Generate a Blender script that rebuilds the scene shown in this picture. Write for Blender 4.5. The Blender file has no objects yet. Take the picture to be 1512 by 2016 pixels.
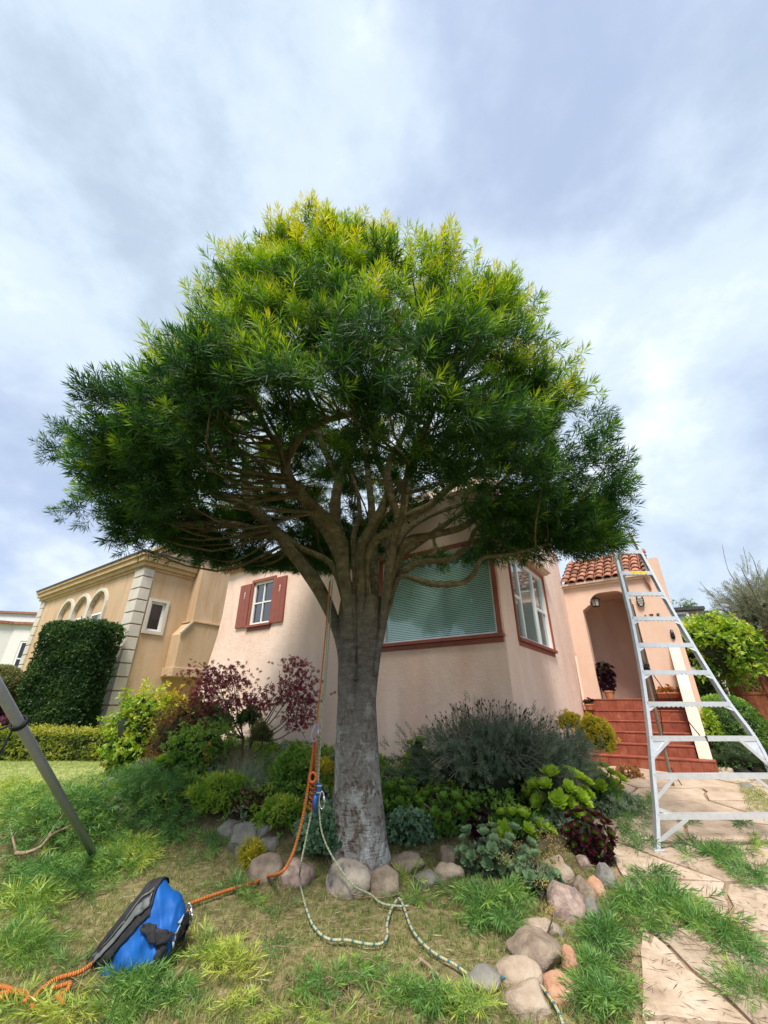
import bpy, bmesh, math, random
import numpy as np
from mathutils import Vector, Matrix, noise
random.seed(7); rng = np.random.default_rng(7)
S = bpy.context.scene
R = math.radians

# ------------------------------------------------------------------ camera
PITCH = math.atan(382/800)
cam_d = bpy.data.cameras.new('camera'); cam = bpy.data.objects.new('camera', cam_d)
S.collection.objects.link(cam); S.camera = cam
cam.location = (0, 0, 0); cam.rotation_euler = (math.pi/2 + PITCH, 0, R(-.3))
cam_d.sensor_fit = 'HORIZONTAL'; cam_d.sensor_width = 36; cam_d.lens = 36*800/1512
cam_d.clip_start = .05; cam_d.clip_end = 3000

# ------------------------------------------------------------------ sky, sun, exposure
SUN_DIR = Vector((-.09, -.50, .862)).normalized()       # towards the sun
sun_el = math.asin(SUN_DIR.z); sun_az = math.atan2(SUN_DIR.x, SUN_DIR.y)
W = bpy.data.worlds.new('World'); S.world = W; W.use_nodes = True
nt = W.node_tree; nt.nodes.clear()
def wn(t, **k):
    n = nt.nodes.new(t)
    for a, b in k.items(): setattr(n, a, b)
    return n
sky = wn('ShaderNodeTexSky', sky_type='NISHITA', sun_disc=False, sun_elevation=sun_el, sun_rotation=sun_az)
sky.dust_density = 1.2
tc = wn('ShaderNodeTexCoord'); sep = wn('ShaderNodeSeparateXYZ'); nt.links.new(tc.outputs['Generated'], sep.inputs[0])
def wm(op, a, b=None):
    n = wn('ShaderNodeMath', operation=op)
    for i, v in enumerate((a, b)):
        if v is None: continue
        if isinstance(v, (int, float)): n.inputs[i].default_value = v
        else: nt.links.new(v, n.inputs[i])
    return n.outputs[0]
zz = wm('ADD', wm('MULTIPLY', wm('MAXIMUM', sep.outputs[2], 0.0), .55), .62)
cx = wm('DIVIDE', sep.outputs[0], zz); cy = wm('DIVIDE', sep.outputs[1], zz)
comb = wn('ShaderNodeCombineXYZ'); nt.links.new(cx, comb.inputs[0]); nt.links.new(cy, comb.inputs[1])
nt.links.new(wm('MULTIPLY', sep.outputs[2], 1.15), comb.inputs[2])
def wnoise(scale, detail, rough, dist, off):
    m = wn('ShaderNodeVectorMath', operation='ADD'); nt.links.new(comb.outputs[0], m.inputs[0]); m.inputs[1].default_value = off
    n = wn('ShaderNodeTexNoise'); nt.links.new(m.outputs[0], n.inputs['Vector'])
    n.inputs['Scale'].default_value = scale; n.inputs['Detail'].default_value = detail
    n.inputs['Roughness'].default_value = rough; n.inputs['Distortion'].default_value = dist
    return n.outputs['Fac']
def wramp(fac, stops, mode='EASE'):
    r = wn('ShaderNodeValToRGB'); nt.links.new(fac, r.inputs[0]); cr = r.color_ramp; cr.interpolation = mode
    while len(cr.elements) > 1: cr.elements.remove(cr.elements[-1])
    for i, (p, c) in enumerate(stops):
        e = cr.elements[0] if i == 0 else cr.elements.new(p)
        e.position = p; e.color = (*c, 1)
    return r.outputs[0]
n1 = wnoise(1.35, 10, .53, .1, (2.9, 1.1, 0)); n2 = wnoise(1.0, 9, .53, .1, (7.7, 4.0, 2))
n3 = wnoise(4.6, 8, .6, .1, (1.7, 9.0, 4))
cov = wramp(n1, [(.34, (0, 0, 0)), (.50, (1, 1, 1))])
tone = wm('ADD', wm('MULTIPLY', n2, .75), wm('MULTIPLY', n3, .3))
ccol = wramp(tone, [(.38, (.37, .455, .56)), (.50, (.52, .61, .72)), (.60, (.72, .79, .88)), (.70, (.90, .94, .99))])
skym = wn('ShaderNodeMix', data_type='RGBA', blend_type='MULTIPLY'); skym.inputs[0].default_value = 1
nt.links.new(sky.outputs[0], skym.inputs[6]); skym.inputs[7].default_value = (.085, .085, .095, 1)
veil = wn('ShaderNodeMix', data_type='RGBA'); veil.inputs[0].default_value = .72
nt.links.new(skym.outputs[2], veil.inputs[6]); veil.inputs[7].default_value = (.43, .52, .68, 1)
mixc = wn('ShaderNodeMix', data_type='RGBA'); nt.links.new(cov, mixc.inputs[0])
nt.links.new(veil.outputs[2], mixc.inputs[6]); nt.links.new(ccol, mixc.inputs[7])
bg = wn('ShaderNodeBackground'); nt.links.new(mixc.outputs[2], bg.inputs[0]); bg.inputs[1].default_value = .75
out = wn('ShaderNodeOutputWorld'); nt.links.new(bg.outputs[0], out.inputs[0])
sd = bpy.data.lights.new('sun', 'SUN'); sd.energy = 2.9; sd.angle = R(17.0); sd.color = (1, .94, .85)
so = bpy.data.objects.new('sun', sd); S.collection.objects.link(so)
so.rotation_euler = SUN_DIR.to_track_quat('Z', 'Y').to_euler(); so.location = (0, 0, 30)
S.view_settings.view_transform = 'Standard'; S.view_settings.look = 'None'
S.view_settings.gamma = 1; S.view_settings.use_curve_mapping = False
S.view_settings.exposure = 1.0
S.render.engine = 'CYCLES'
S.cycles.max_bounces = 8; S.cycles.transparent_max_bounces = 12

# ------------------------------------------------------------------ helpers: objects
COL = S.collection
def empty(name, loc=(0, 0, 0), label=None, cat=None, group=None, kind=None, parent=None, rz=0):
    o = bpy.data.objects.new(name, None); COL.objects.link(o); o.location = loc; o.rotation_euler = (0, 0, rz)
    o.empty_display_size = .1
    if parent: o.parent = parent
    return tag(o, label, cat, group, kind)
def tag(o, label=None, cat=None, group=None, kind=None):
    if label: o['label'] = label
    if cat: o['category'] = cat
    if group: o['group'] = group
    if kind: o['kind'] = kind
    return o
def link(name, me, parent=None, loc=None):
    o = bpy.data.objects.new(name, me); COL.objects.link(o)
    if parent: o.parent = parent; 
    if loc is not None: o.location = loc
    return o
class MB:
    def __init__(s): s.v = []; s.f = []; s.m = []; s.n = 0; s.a = []
    def add(s, vs, fs, mi=0, at=None):
        b = s.n
        s.v.extend([tuple(v) for v in vs]); s.f.extend([tuple(b+i for i in f) for f in fs]); s.m.extend([mi]*len(fs)); s.n += len(vs)
        s.a.extend(at if at is not None else [0.0]*len(vs))
    def build(s, name, mats, parent=None, smooth=False, loc=None, attr=None, bevel=0):
        me = bpy.data.meshes.new(name); me.from_pydata(s.v, [], s.f)
        if not isinstance(mats, (list, tuple)): mats = [mats]
        for m in mats: me.materials.append(m)
        me.polygons.foreach_set('material_index', s.m)
        if smooth: me.polygons.foreach_set('use_smooth', [True]*len(s.f))
        if attr:
            at = me.attributes.new(attr, 'FLOAT', 'POINT'); at.data.foreach_set('value', s.a)
        me.update()
        o = link(name, me, parent, loc)
        if bevel:
            b = o.modifiers.new('bevel', 'BEVEL'); b.width = bevel; b.segments = 2; b.limit_method = 'ANGLE'
        return o
CUBEF = [(0, 3, 2, 1), (4, 5, 6, 7), (0, 1, 5, 4), (1, 2, 6, 5), (2, 3, 7, 6), (3, 0, 4, 7)]
def box(mb, lo, hi, mi=0, fr=None):
    x0, y0, z0 = lo; x1, y1, z1 = hi
    v = [(x0, y0, z0), (x1, y0, z0), (x1, y1, z0), (x0, y1, z0), (x0, y0, z1), (x1, y0, z1), (x1, y1, z1), (x0, y1, z1)]
    f = CUBEF
    if fr: v = [fr(*p) for p in v]
    mb.add(v, f, mi)
def bar(mb, p0, p1, w, h, side=(1, 0, 0), mi=0):
    """box beam from p0 to p1; w along side, h perpendicular"""
    p0 = Vector(p0); p1 = Vector(p1); d = (p1-p0).normalized(); s = Vector(side); s = (s - d*s.dot(d)).normalized(); t = d.cross(s)
    v = []
    for p in (p0, p1):
        for a, b in ((-1, -1), (1, -1), (1, 1), (-1, 1)): v.append(p + s*(a*w/2) + t*(b*h/2))
    mb.add(v, CUBEF, mi)
def smoothpath(pts, sub=4):
    P = [np.array(p, float) for p in pts]; n = len(P); out = []
    if n < 3: 
        return [P[0] + (P[-1]-P[0])*i/sub for i in range(sub+1)]
    for i in range(n-1):
        p0 = P[max(i-1, 0)]; p1 = P[i]; p2 = P[i+1]; p3 = P[min(i+2, n-1)]
        for k in range(sub):
            t = k/sub
            out.append(.5*((2*p1)+(-p0+p2)*t+(2*p0-5*p1+4*p2-p3)*t*t+(-p0+3*p1-3*p2+p3)*t**3))
    out.append(P[-1]); return out
def tube(mb, pts, rad, n=8, mi=0, cap=True, wob=0, attrlen=False):
    P = [Vector(p[:3]) for p in pts]; m = len(P)
    rs = rad if isinstance(rad, (list, tuple, np.ndarray)) else [rad]*m
    ref = Vector((0, 0, 1)); d0 = (P[1]-P[0]).normalized()
    if abs(d0.z) > .9: ref = Vector((1, 0, 0))
    s = (ref - d0*ref.dot(d0)).normalized(); vs = []; at = []; L = 0
    for i in range(m):
        d = (P[min(i+1, m-1)]-P[max(i-1, 0)])
        if d.length < 1e-9: d = d0.copy()
        d.normalize(); s = (s - d*s.dot(d)).normalized(); t = d.cross(s)
        if i: L += (P[i]-P[i-1]).length
        for k in range(n):
            a = 2*math.pi*k/n; r = rs[i]*(1 + (wob*noise.noise(Vector((P[i].x*4+math.cos(a), P[i].y*4+math.sin(a), P[i].z*3))) if wob else 0))
            vs.append(P[i] + s*(math.cos(a)*r) + t*(math.sin(a)*r)); at.append(L)
    fs = [(i*n+k, i*n+(k+1) % n, (i+1)*n+(k+1) % n, (i+1)*n+k) for i in range(m-1) for k in range(n)]
    if cap: fs += [tuple(range(n-1, -1, -1)), tuple(range((m-1)*n, m*n))]
    mb.add(vs, fs, mi, at)
def plate(mb, outline, holes, thick, fr, mi=0):
    """flat plate with holes, 2D outline (a,z), extruded from 0 to thick along the third axis; fr(a,depth,z)->world"""
    bm = bmesh.new(); edges = []
    for lp in [outline]+holes:
        vs = [bm.verts.new((p[0], 0, p[1])) for p in lp]
        for i in range(len(vs)): edges.append(bm.edges.new((vs[i], vs[(i+1) % len(vs)])))
    bmesh.ops.triangle_fill(bm, use_beauty=True, edges=edges)
    ret = bmesh.ops.extrude_face_region(bm, geom=bm.faces[:])
    for e in ret['geom']:
        if isinstance(e, bmesh.types.BMVert): e.co.y += thick
    bmesh.ops.recalc_face_normals(bm, faces=bm.faces[:])
    bm.verts.index_update()
    mb.add([fr(*v.co) for v in bm.verts], [tuple(v.index for v in f.verts) for f in bm.faces], mi); bm.free()
def frame_of(O, U, V):
    return lambda a, d, z: (O[0]+U[0]*a+V[0]*d, O[1]+U[1]*a+V[1]*d, z)

# ------------------------------------------------------------------ helpers: view ray of the photograph's camera
cP, sP = math.cos(PITCH), math.sin(PITCH)
def ray(px, py):
    a = (px-756)/800; b = (1008-py)/800
    return a, cP-b*sP, sP+b*cP
def P(px, py, Y):
    a, b, c = ray(px, py); return Vector((a/b*Y, Y, c/b*Y))
def sm(a, b, x):
    t = min(1, max(0, (x-a)/(b-a))); return t*t*(3-2*t)
def H0(x, y):
    if y < 2.6: z = -1.612
    elif y < 8.4: z = -1.8946+.1087*y
    else: z = -.9815+.012*(min(y, 14)-8.4)
    return z
def bedmask(x, y):
    xr = 2.05 - .12*max(0, 6-y); front = 5.25 + .25*math.sin(x*2.1) + max(0, (x-.6))*-.35
    return sm(front-.35, front+.35, y)*(1-sm(xr-.35, xr+.15, x))*sm(-4.2, -3.4, x)*(1-sm(9.5, 11, y))
def H(x, y):
    z = H0(x, y) + .26*bedmask(x, y)
    z += .02*noise.noise(Vector((x*.8, y*.8, 0)))*(1-sm(1.4, 2.0, x))
    return z
def G(px, py):
    a, b, c = ray(px, py); a /= b; c /= b
    y = .5
    while y < 60:
        if c*y <= H(a*y, y): break
        y += .02
    return Vector((a*y, y, H(a*y, y)))

# ------------------------------------------------------------------ materials
MATS = {}
def mat(name, col, rough=.7, spec=.3, metal=0, var=None, vscale=6, bump=0, bscale=60, trans=0, detail=6, coat=0, vstops=None):
    if name in MATS: return MATS[name]
    m = bpy.data.materials.new(name); m.use_nodes = True; t = m.node_tree; b = t.nodes['Principled BSDF']
    b.inputs['Roughness'].default_value = rough; b.inputs['Specular IOR Level'].default_value = spec
    b.inputs['Metallic'].default_value = metal; b.inputs['Base Color'].default_value = (*col, 1)
    if coat: b.inputs['Coat Weight'].default_value = coat
    tc = t.nodes.new('ShaderNodeTexCoord')
    if var or vstops:
        n = t.nodes.new('ShaderNodeTexNoise'); n.inputs['Scale'].default_value = vscale; n.inputs['Detail'].default_value = detail
        n.inputs['Roughness'].default_value = .62
        t.links.new(tc.outputs['Object'], n.inputs['Vector'])
        r = t.nodes.new('ShaderNodeValToRGB'); t.links.new(n.outputs['Fac'], r.inputs[0])
        cr = r.color_ramp
        if vstops:
            cr.elements[0].position = vstops[0][0]; cr.elements[0].color = (*vstops[0][1], 1)
            cr.elements[1].position = vstops[-1][0]; cr.elements[1].color = (*vstops[-1][1], 1)
            for p, c in vstops[1:-1]:
                e = cr.elements.new(p); e.color = (*c, 1)
        else:
            cr.elements[0].position = .32; cr.elements[0].color = (*col, 1)
            cr.elements[1].position = .70; cr.elements[1].color = (*var, 1)
        t.links.new(r.outputs[0], b.inputs['Base Color'])
    if bump:
        n2 = t.nodes.new('ShaderNodeTexNoise'); n2.inputs['Scale'].default_value = bscale; n2.inputs['Detail'].default_value = 5
        t.links.new(tc.outputs['Object'], n2.inputs['Vector'])
        bp = t.nodes.new('ShaderNodeBump'); bp.inputs['Strength'].default_value = bump; bp.inputs['Distance'].default_value = .02
        t.links.new(n2.outputs['Fac'], bp.inputs['Height']); t.links.new(bp.outputs[0], b.inputs['Normal'])
    MATS[name] = m; return m
def leafmat(name, stops, rough=.45, trans=.35, spec=.35):
    m = bpy.data.materials.new(name); m.use_nodes = True; t = m.node_tree; b = t.nodes['Principled BSDF']
    at = t.nodes.new('ShaderNodeAttribute'); at.attribute_name = 'tint'
    r = t.nodes.new('ShaderNodeValToRGB'); t.links.new(at.outputs['Fac'], r.inputs[0]); cr = r.color_ramp
    cr.elements[0].position = stops[0][0]; cr.elements[0].color = (*stops[0][1], 1)
    cr.elements[1].position = stops[-1][0]; cr.elements[1].color = (*stops[-1][1], 1)
    for p, c in stops[1:-1]:
        e = cr.elements.new(p); e.color = (*c, 1)
    t.links.new(r.outputs[0], b.inputs['Base Color'])
    b.inputs['Roughness'].default_value = rough; b.inputs['Specular IOR Level'].default_value = spec
    tr = t.nodes.new('ShaderNodeBsdfTranslucent'); mx = t.nodes.new('ShaderNodeMixShader'); mx.inputs[0].default_value = trans
    hs = t.nodes.new('ShaderNodeHueSaturation'); hs.inputs['Saturation'].default_value = 1.15; hs.inputs['Value'].default_value = 1.5
    t.links.new(r.outputs[0], hs.inputs['Color']); t.links.new(hs.outputs[0], tr.inputs[0])
    t.links.new(b.outputs[0], mx.inputs[1]); t.links.new(tr.outputs[0], mx.inputs[2])
    t.links.new(mx.outputs[0], t.nodes['Material Output'].inputs[0]); MATS[name] = m; return m

def stucco(name, c1, c2, stain=None, bs=38, bst=.55):
    m = bpy.data.materials.new(name); m.use_nodes = True; t = m.node_tree; b = t.nodes['Principled BSDF']
    b.inputs['Roughness'].default_value = .9; b.inputs['Specular IOR Level'].default_value = .15
    tc = t.nodes.new('ShaderNodeTexCoord')
    def nz(scale, det, rough=.6, dist=0, vec=None):
        n = t.nodes.new('ShaderNodeTexNoise'); n.inputs['Scale'].default_value = scale; n.inputs['Detail'].default_value = det
        n.inputs['Roughness'].default_value = rough; n.inputs['Distortion'].default_value = dist
        t.links.new(vec or tc.outputs['Object'], n.inputs['Vector']); return n.outputs['Fac']
    mp = t.nodes.new('ShaderNodeMapping'); mp.inputs['Scale'].default_value = (1, 1, .35); t.links.new(tc.outputs['Object'], mp.inputs[0])
    r = t.nodes.new('ShaderNodeValToRGB'); t.links.new(nz(1.6, 8, .65, .4, mp.outputs[0]), r.inputs[0])
    r.color_ramp.elements[0].position = .33; r.color_ramp.elements[0].color = (*c1, 1)
    r.color_ramp.elements[1].position = .68; r.color_ramp.elements[1].color = (*c2, 1)
    col = r.outputs[0]
    if stain:
        mp2 = t.nodes.new('ShaderNodeMapping'); mp2.inputs['Scale'].default_value = (2.2, 2.2, .3); t.links.new(tc.outputs['Object'], mp2.inputs[0])
        r2 = t.nodes.new('ShaderNodeValToRGB'); t.links.new(nz(1.3, 6, .6, .8, mp2.outputs[0]), r2.inputs[0])
        r2.color_ramp.elements[0].position = .54; r2.color_ramp.elements[0].color = (0, 0, 0, 1)
        r2.color_ramp.elements[1].position = .74; r2.color_ramp.elements[1].color = (.75, .75, .75, 1)
        mx = t.nodes.new('ShaderNodeMix'); mx.data_type = 'RGBA'
        t.links.new(r2.outputs[0], mx.inputs[0]); t.links.new(col, mx.inputs[6]); mx.inputs[7].default_value = (*stain, 1); col = mx.outputs[2]
    t.links.new(col, b.inputs['Base Color'])
    ad = t.nodes.new('ShaderNodeMath'); ad.operation = 'ADD'
    t.links.new(nz(bs, 5, .6, .5), ad.inputs[0]); t.links.new(nz(7, 3), ad.inputs[1])
    bp = t.nodes.new('ShaderNodeBump'); bp.inputs['Strength'].default_value = bst; bp.inputs['Distance'].default_value = .022
    t.links.new(ad.outputs[0], bp.inputs['Height']); t.links.new(bp.outputs[0], b.inputs['Normal']); MATS[name] = m; return m
M_pink = stucco('pink_stucco', (.70, .495, .40), (.82, .645, .54))
M_pink2 = stucco('salmon_stucco', (.63, .43, .325), (.71, .51, .40), bs=60, bst=.25)
M_tan = stucco('tan_stucco', (.46, .315, .185), (.57, .42, .285), stain=(.42, .255, .115), bs=22, bst=.2)
M_quoin = stucco('quoin_stone', (.50, .45, .38), (.62, .58, .51), bs=70, bst=.3)
M_cream = mat('cream_trim', (.62, .47, .36), .7, var=(.68, .55, .44), vscale=5, bump=.15)
M_maroon = mat('brick_red_paint', (.22, .065, .045), .5, var=(.27, .085, .06), vscale=8, bump=.1, bscale=90)
M_white = mat('white_frame_paint', (.78, .79, .80), .35, var=(.70, .71, .72), vscale=9)
M_ochretrim = mat('ochre_cornice_paint', (.40, .27, .13), .7, var=(.50, .36, .20), vscale=4, bump=.1)
M_dark = mat('dark_flashing', (.035, .035, .04), .5, var=(.07, .07, .075), vscale=12)
M_inside = mat('dark_interior', (.09, .10, .10), .9)
M_blind = mat('pale_blind', (.76, .84, .80), .6, var=(.82, .88, .84), vscale=3)
M_tile = mat('terracotta_tile', (.26, .085, .045), .8, vscale=9, bump=.4, bscale=40,
             vstops=[(.25, (.09, .06, .045)), (.42, (.27, .11, .07)), (.6, (.36, .17, .11)), (.78, (.22, .16, .11))])
M_step = mat('red_step_paint', (.26, .05, .03), .6, .25, vscale=6, bump=.2, bscale=50, detail=9, vstops=[(.3, (.18, .045, .026)), (.5, (.26, .07, .040)), (.66, (.31, .10, .060)), (.76, (.40, .19, .13))])
M_mortar = mat('step_joint', (.20, .10, .075), .9)
def glassmat(name, col, mixf=.5, rough=.03):
    m = bpy.data.materials.new(name); m.use_nodes = True; t = m.node_tree; t.nodes.clear()
    o = t.nodes.new('ShaderNodeOutputMaterial'); tr = t.nodes.new('ShaderNodeBsdfTransparent'); tr.inputs[0].default_value = (*col, 1)
    g = t.nodes.new('ShaderNodeBsdfGlossy'); g.inputs['Roughness'].default_value = rough
    lw = t.nodes.new('ShaderNodeLayerWeight'); lw.inputs[0].default_value = .5; pw = t.nodes.new('ShaderNodeMath'); pw.operation = 'POWER'; pw.inputs[1].default_value = 3.0; t.links.new(lw.outputs['Facing'], pw.inputs[0]); fr = t.nodes.new('ShaderNodeMath'); fr.operation = 'MULTIPLY'; fr.inputs[1].default_value = .8; t.links.new(pw.outputs[0], fr.inputs[0])
    ad = t.nodes.new('ShaderNodeMath'); ad.operation = 'ADD'; ad.inputs[1].default_value = mixf; ad.use_clamp = True
    t.links.new(fr.outputs[0], ad.inputs[0])
    mx = t.nodes.new('ShaderNodeMixShader'); t.links.new(ad.outputs[0], mx.inputs[0]); t.links.new(tr.outputs[0], mx.inputs[1]); t.links.new(g.outputs[0], mx.inputs[2])
    t.links.new(mx.outputs[0], o.inputs[0]); MATS[name] = m; return m
M_glass = glassmat('window_glass', (.86, .955, .95), .07)
M_glassd = glassmat('dark_window_glass', (.35, .36, .45), .12)
M_alu = mat('aluminium', (.72, .74, .76), .38, .5, metal=.55, var=(.60, .62, .64), vscale=18, bump=.08)
M_pole = mat('grey_metal_pole', (.30, .33, .37), .38, .5, metal=.2, var=(.36, .39, .43), vscale=20)
M_wood = mat('dead_wood', (.20, .14, .09), .85, var=(.32, .24, .16), vscale=25, bump=.5)
M_soil = mat('soil', (.06, .042, .028), .95, var=(.12, .085, .055), vscale=20, bump=.6, bscale=30)

# ------------------------------------------------------------------ ground
def axis(lo, hi, fine0, fine1, step):
    a = list(np.arange(fine0, fine1+1e-6, step)); x = fine0; s = step
    pre = []
    while x > lo: s *= 1.35; x -= s; pre.append(x)
    x = fine1; s = step; post = []
    while x < hi: s *= 1.35; x += s; post.append(x)
    return pre[::-1]+a+post
gx = axis(-400, 400, -6, 6.5, .09); gy = axis(-60, 900, 1.4, 10.5, .09)
gv = []; gb = []; gl = []
for y in gy:
    for x in gx:
        z = H(x, y)
        gv.append((x, y, z)); gb.append(bedmask(x, y)); gl.append(sm(-2.6, -3.6, x) if False else (1-sm(-3.7, -3.0, x))*sm(6.3, 6.9, y))
nx = len(gx)
gf = [(j*nx+i, j*nx+i+1, (j+1)*nx+i+1, (j+1)*nx+i) for j in range(len(gy)-1) for i in range(nx-1)]
me = bpy.data.meshes.new('ground'); me.from_pydata(gv, [], gf)
for nm, dat in (('bed', gb), ('lawn', gl)):
    a = me.attributes.new(nm, 'FLOAT', 'POINT'); a.data.foreach_set('value', dat)
me.polygons.foreach_set('use_smooth', [True]*len(gf))
m = bpy.data.materials.new('lawn_and_soil'); m.use_nodes = True; t = m.node_tree; b = t.nodes['Principled BSDF']; b.inputs['Roughness'].default_value = .95
b.inputs['Specular IOR Level'].default_value = .1
tc = t.nodes.new('ShaderNodeTexCoord')
def gnoise(sc, det, stops, rough=.65):
    n = t.nodes.new('ShaderNodeTexNoise'); n.inputs['Scale'].default_value = sc; n.inputs['Detail'].default_value = det; n.inputs['Roughness'].default_value = rough
    t.links.new(tc.outputs['Object'], n.inputs['Vector']); r = t.nodes.new('ShaderNodeValToRGB'); t.links.new(n.outputs['Fac'], r.inputs[0]); cr = r.color_ramp
    cr.elements[0].position = stops[0][0]; cr.elements[0].color = (*stops[0][1], 1)
    cr.elements[1].position = stops[-1][0]; cr.elements[1].color = (*stops[-1][1], 1)
    for p, c in stops[1:-1]:
        e = cr.elements.new(p); e.color = (*c, 1)
    return r.outputs[0]
def gmix(f, a, bb):
    x = t.nodes.new('ShaderNodeMix'); x.data_type = 'RGBA'; t.links.new(f, x.inputs[0]); t.links.new(a, x.inputs[6]); t.links.new(bb, x.inputs[7]); return x.outputs[2]
def gattr(n):
    x = t.nodes.new('ShaderNodeAttribute'); x.attribute_name = n; return x.outputs['Fac']
turf = gnoise(14, 9, [(.30, (.10, .08, .045)), (.46, (.16, .14, .06)), (.6, (.27, .22, .12)), (.75, (.40, .31, .19))])
soil = gnoise(18, 8, [(.3, (.025, .02, .013)), (.7, (.08, .062, .04))])
lawn = gnoise(5, 10, [(.3, (.20, .25, .07)), (.5, (.29, .33, .11)), (.7, (.38, .38, .16))], .75)
t.links.new(gmix(gattr('lawn'), gmix(gattr('bed'), turf, soil), lawn), b.inputs['Base Color'])
nb = t.nodes.new('ShaderNodeTexNoise'); nb.inputs['Scale'].default_value = 45; nb.inputs['Detail'].default_value = 6; t.links.new(tc.outputs['Object'], nb.inputs['Vector'])
bp = t.nodes.new('ShaderNodeBump'); bp.inputs['Strength'].default_value = .7; bp.inputs['Distance'].default_value = .03
t.links.new(nb.outputs['Fac'], bp.inputs['Height']); t.links.new(bp.outputs[0], b.inputs['Normal'])
me.materials.append(m); tag(link('ground', me), kind='structure')

# ------------------------------------------------------------------ pink house
U = (-.8155, .5788); V = (.5788, .8155)
C0 = (1.764, 5.994)
house = empty('stucco_house', (C0[0], C0[1], -.95), 'pink stucco house with brick red trim, corner picture window and arched porch', 'house')
def part(mb, name, mats, parent, **k):
    """meshes are authored in world coordinates; re-base them on the thing's origin"""
    root = parent
    off = Vector((0, 0, 0)); p = parent
    while p: off += p.location; p = p.parent
    mb.v = [tuple(Vector(v)-off) for v in mb.v]
    return mb.build(name, mats, parent, **k)
FR = frame_of(C0, U, V)                       # front wall: a = to the left, d = into the house
SR = lambda a, d, z: FR(d, a, z)              # side wall: a = depth away, d = into the house (leftwards)
def rect(a0, a1, z0, z1): return [(a0, z0), (a1, z0), (a1, z1), (a0, z1)]
# front wall with a flared lower left edge
fl = [(0, -1.2), (7.55, -1.2), (7.42, -.4), (7.28, .3), (7.12, .95), (6.97, 1.5), (6.90, 2.0), (6.88, 3.06), (2.7, 3.06), (2.7, 3.34), (0, 3.34)]
mb = MB(); plate(mb, fl, [rect(.10, 2.14, .95, 2.38), rect(5.14, 5.82, 1.63, 2.60)], .22, FR)
part(mb, 'front_wall', M_pink, house)
mb = MB(); plate(mb, [(.222, -1.2), (4.575, -1.2), (4.575, 3.34), (.222, 3.34)], [rect(.62, 2.64, .96, 2.37)], .22, SR)
part(mb, 'side_wall', M_pink, house)
mb = MB(); box(mb, (-.03, -.03, 3.342), (2.72, .30, 3.42), 0, FR); box(mb, (-.03, .302, 3.342), (.26, 4.57, 3.42), 0, FR)
part(mb, 'parapet_cap', M_pink, house, bevel=.012)
# rear upper storey and body behind the walls
mb = MB(); box(mb, (.4, 1.6, 2.9), (3.4, 5.5, 4.55), 0, FR); part(mb, 'upper_wall', M_pink, house)
mb = MB(); box(mb, (.225, .225, -1.0), (6.85, 8.2, 0.2), 0, FR); box(mb, (6.7, .225, .21), (6.86, 8, 3.0), 0, FR)
part(mb, 'rear_wall', M_pink, house)
mb = MB(); box(mb, (.24, .24, 3.05), (2.66, 5, 3.12), 0, FR); part(mb, 'flat_roof', M_dark, house)
# tiled roofs: each tile is a half-barrel piece
def tile_mesh():
    mb = MB(); n = 7; L = .42; r = .085
    vs = []; 
    for j, (y, rr) in enumerate(((0, r*1.06), (L, r*.86))):
        for k in range(n):
            a = math.pi*k/(n-1); vs.append((math.cos(a)*rr, y, math.sin(a)*rr*.8+(0.012 if j == 0 else 0)))
        for k in range(n-1, -1, -1):
            a = math.pi*k/(n-1); vs.append((math.cos(a)*rr*.80, y, math.sin(a)*rr*.62+(0.012 if j == 0 else 0)))
    m2 = 2*n
    fs = [(k, (k+1) % m2, m2+(k+1) % m2, m2+k) for k in range(m2)]
    fs += [(k, m2-1-k, m2-2-k, k+1) for k in range(n-1)]
    mb.add(vs, fs)
    me = bpy.data.meshes.new('roof_tile'); me.from_pydata(mb.v, [], mb.f); me.materials.append(M_tile)
    me.polygons.foreach_set('use_smooth', [True]*len(mb.f)); return me
TILE = tile_mesh()
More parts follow.
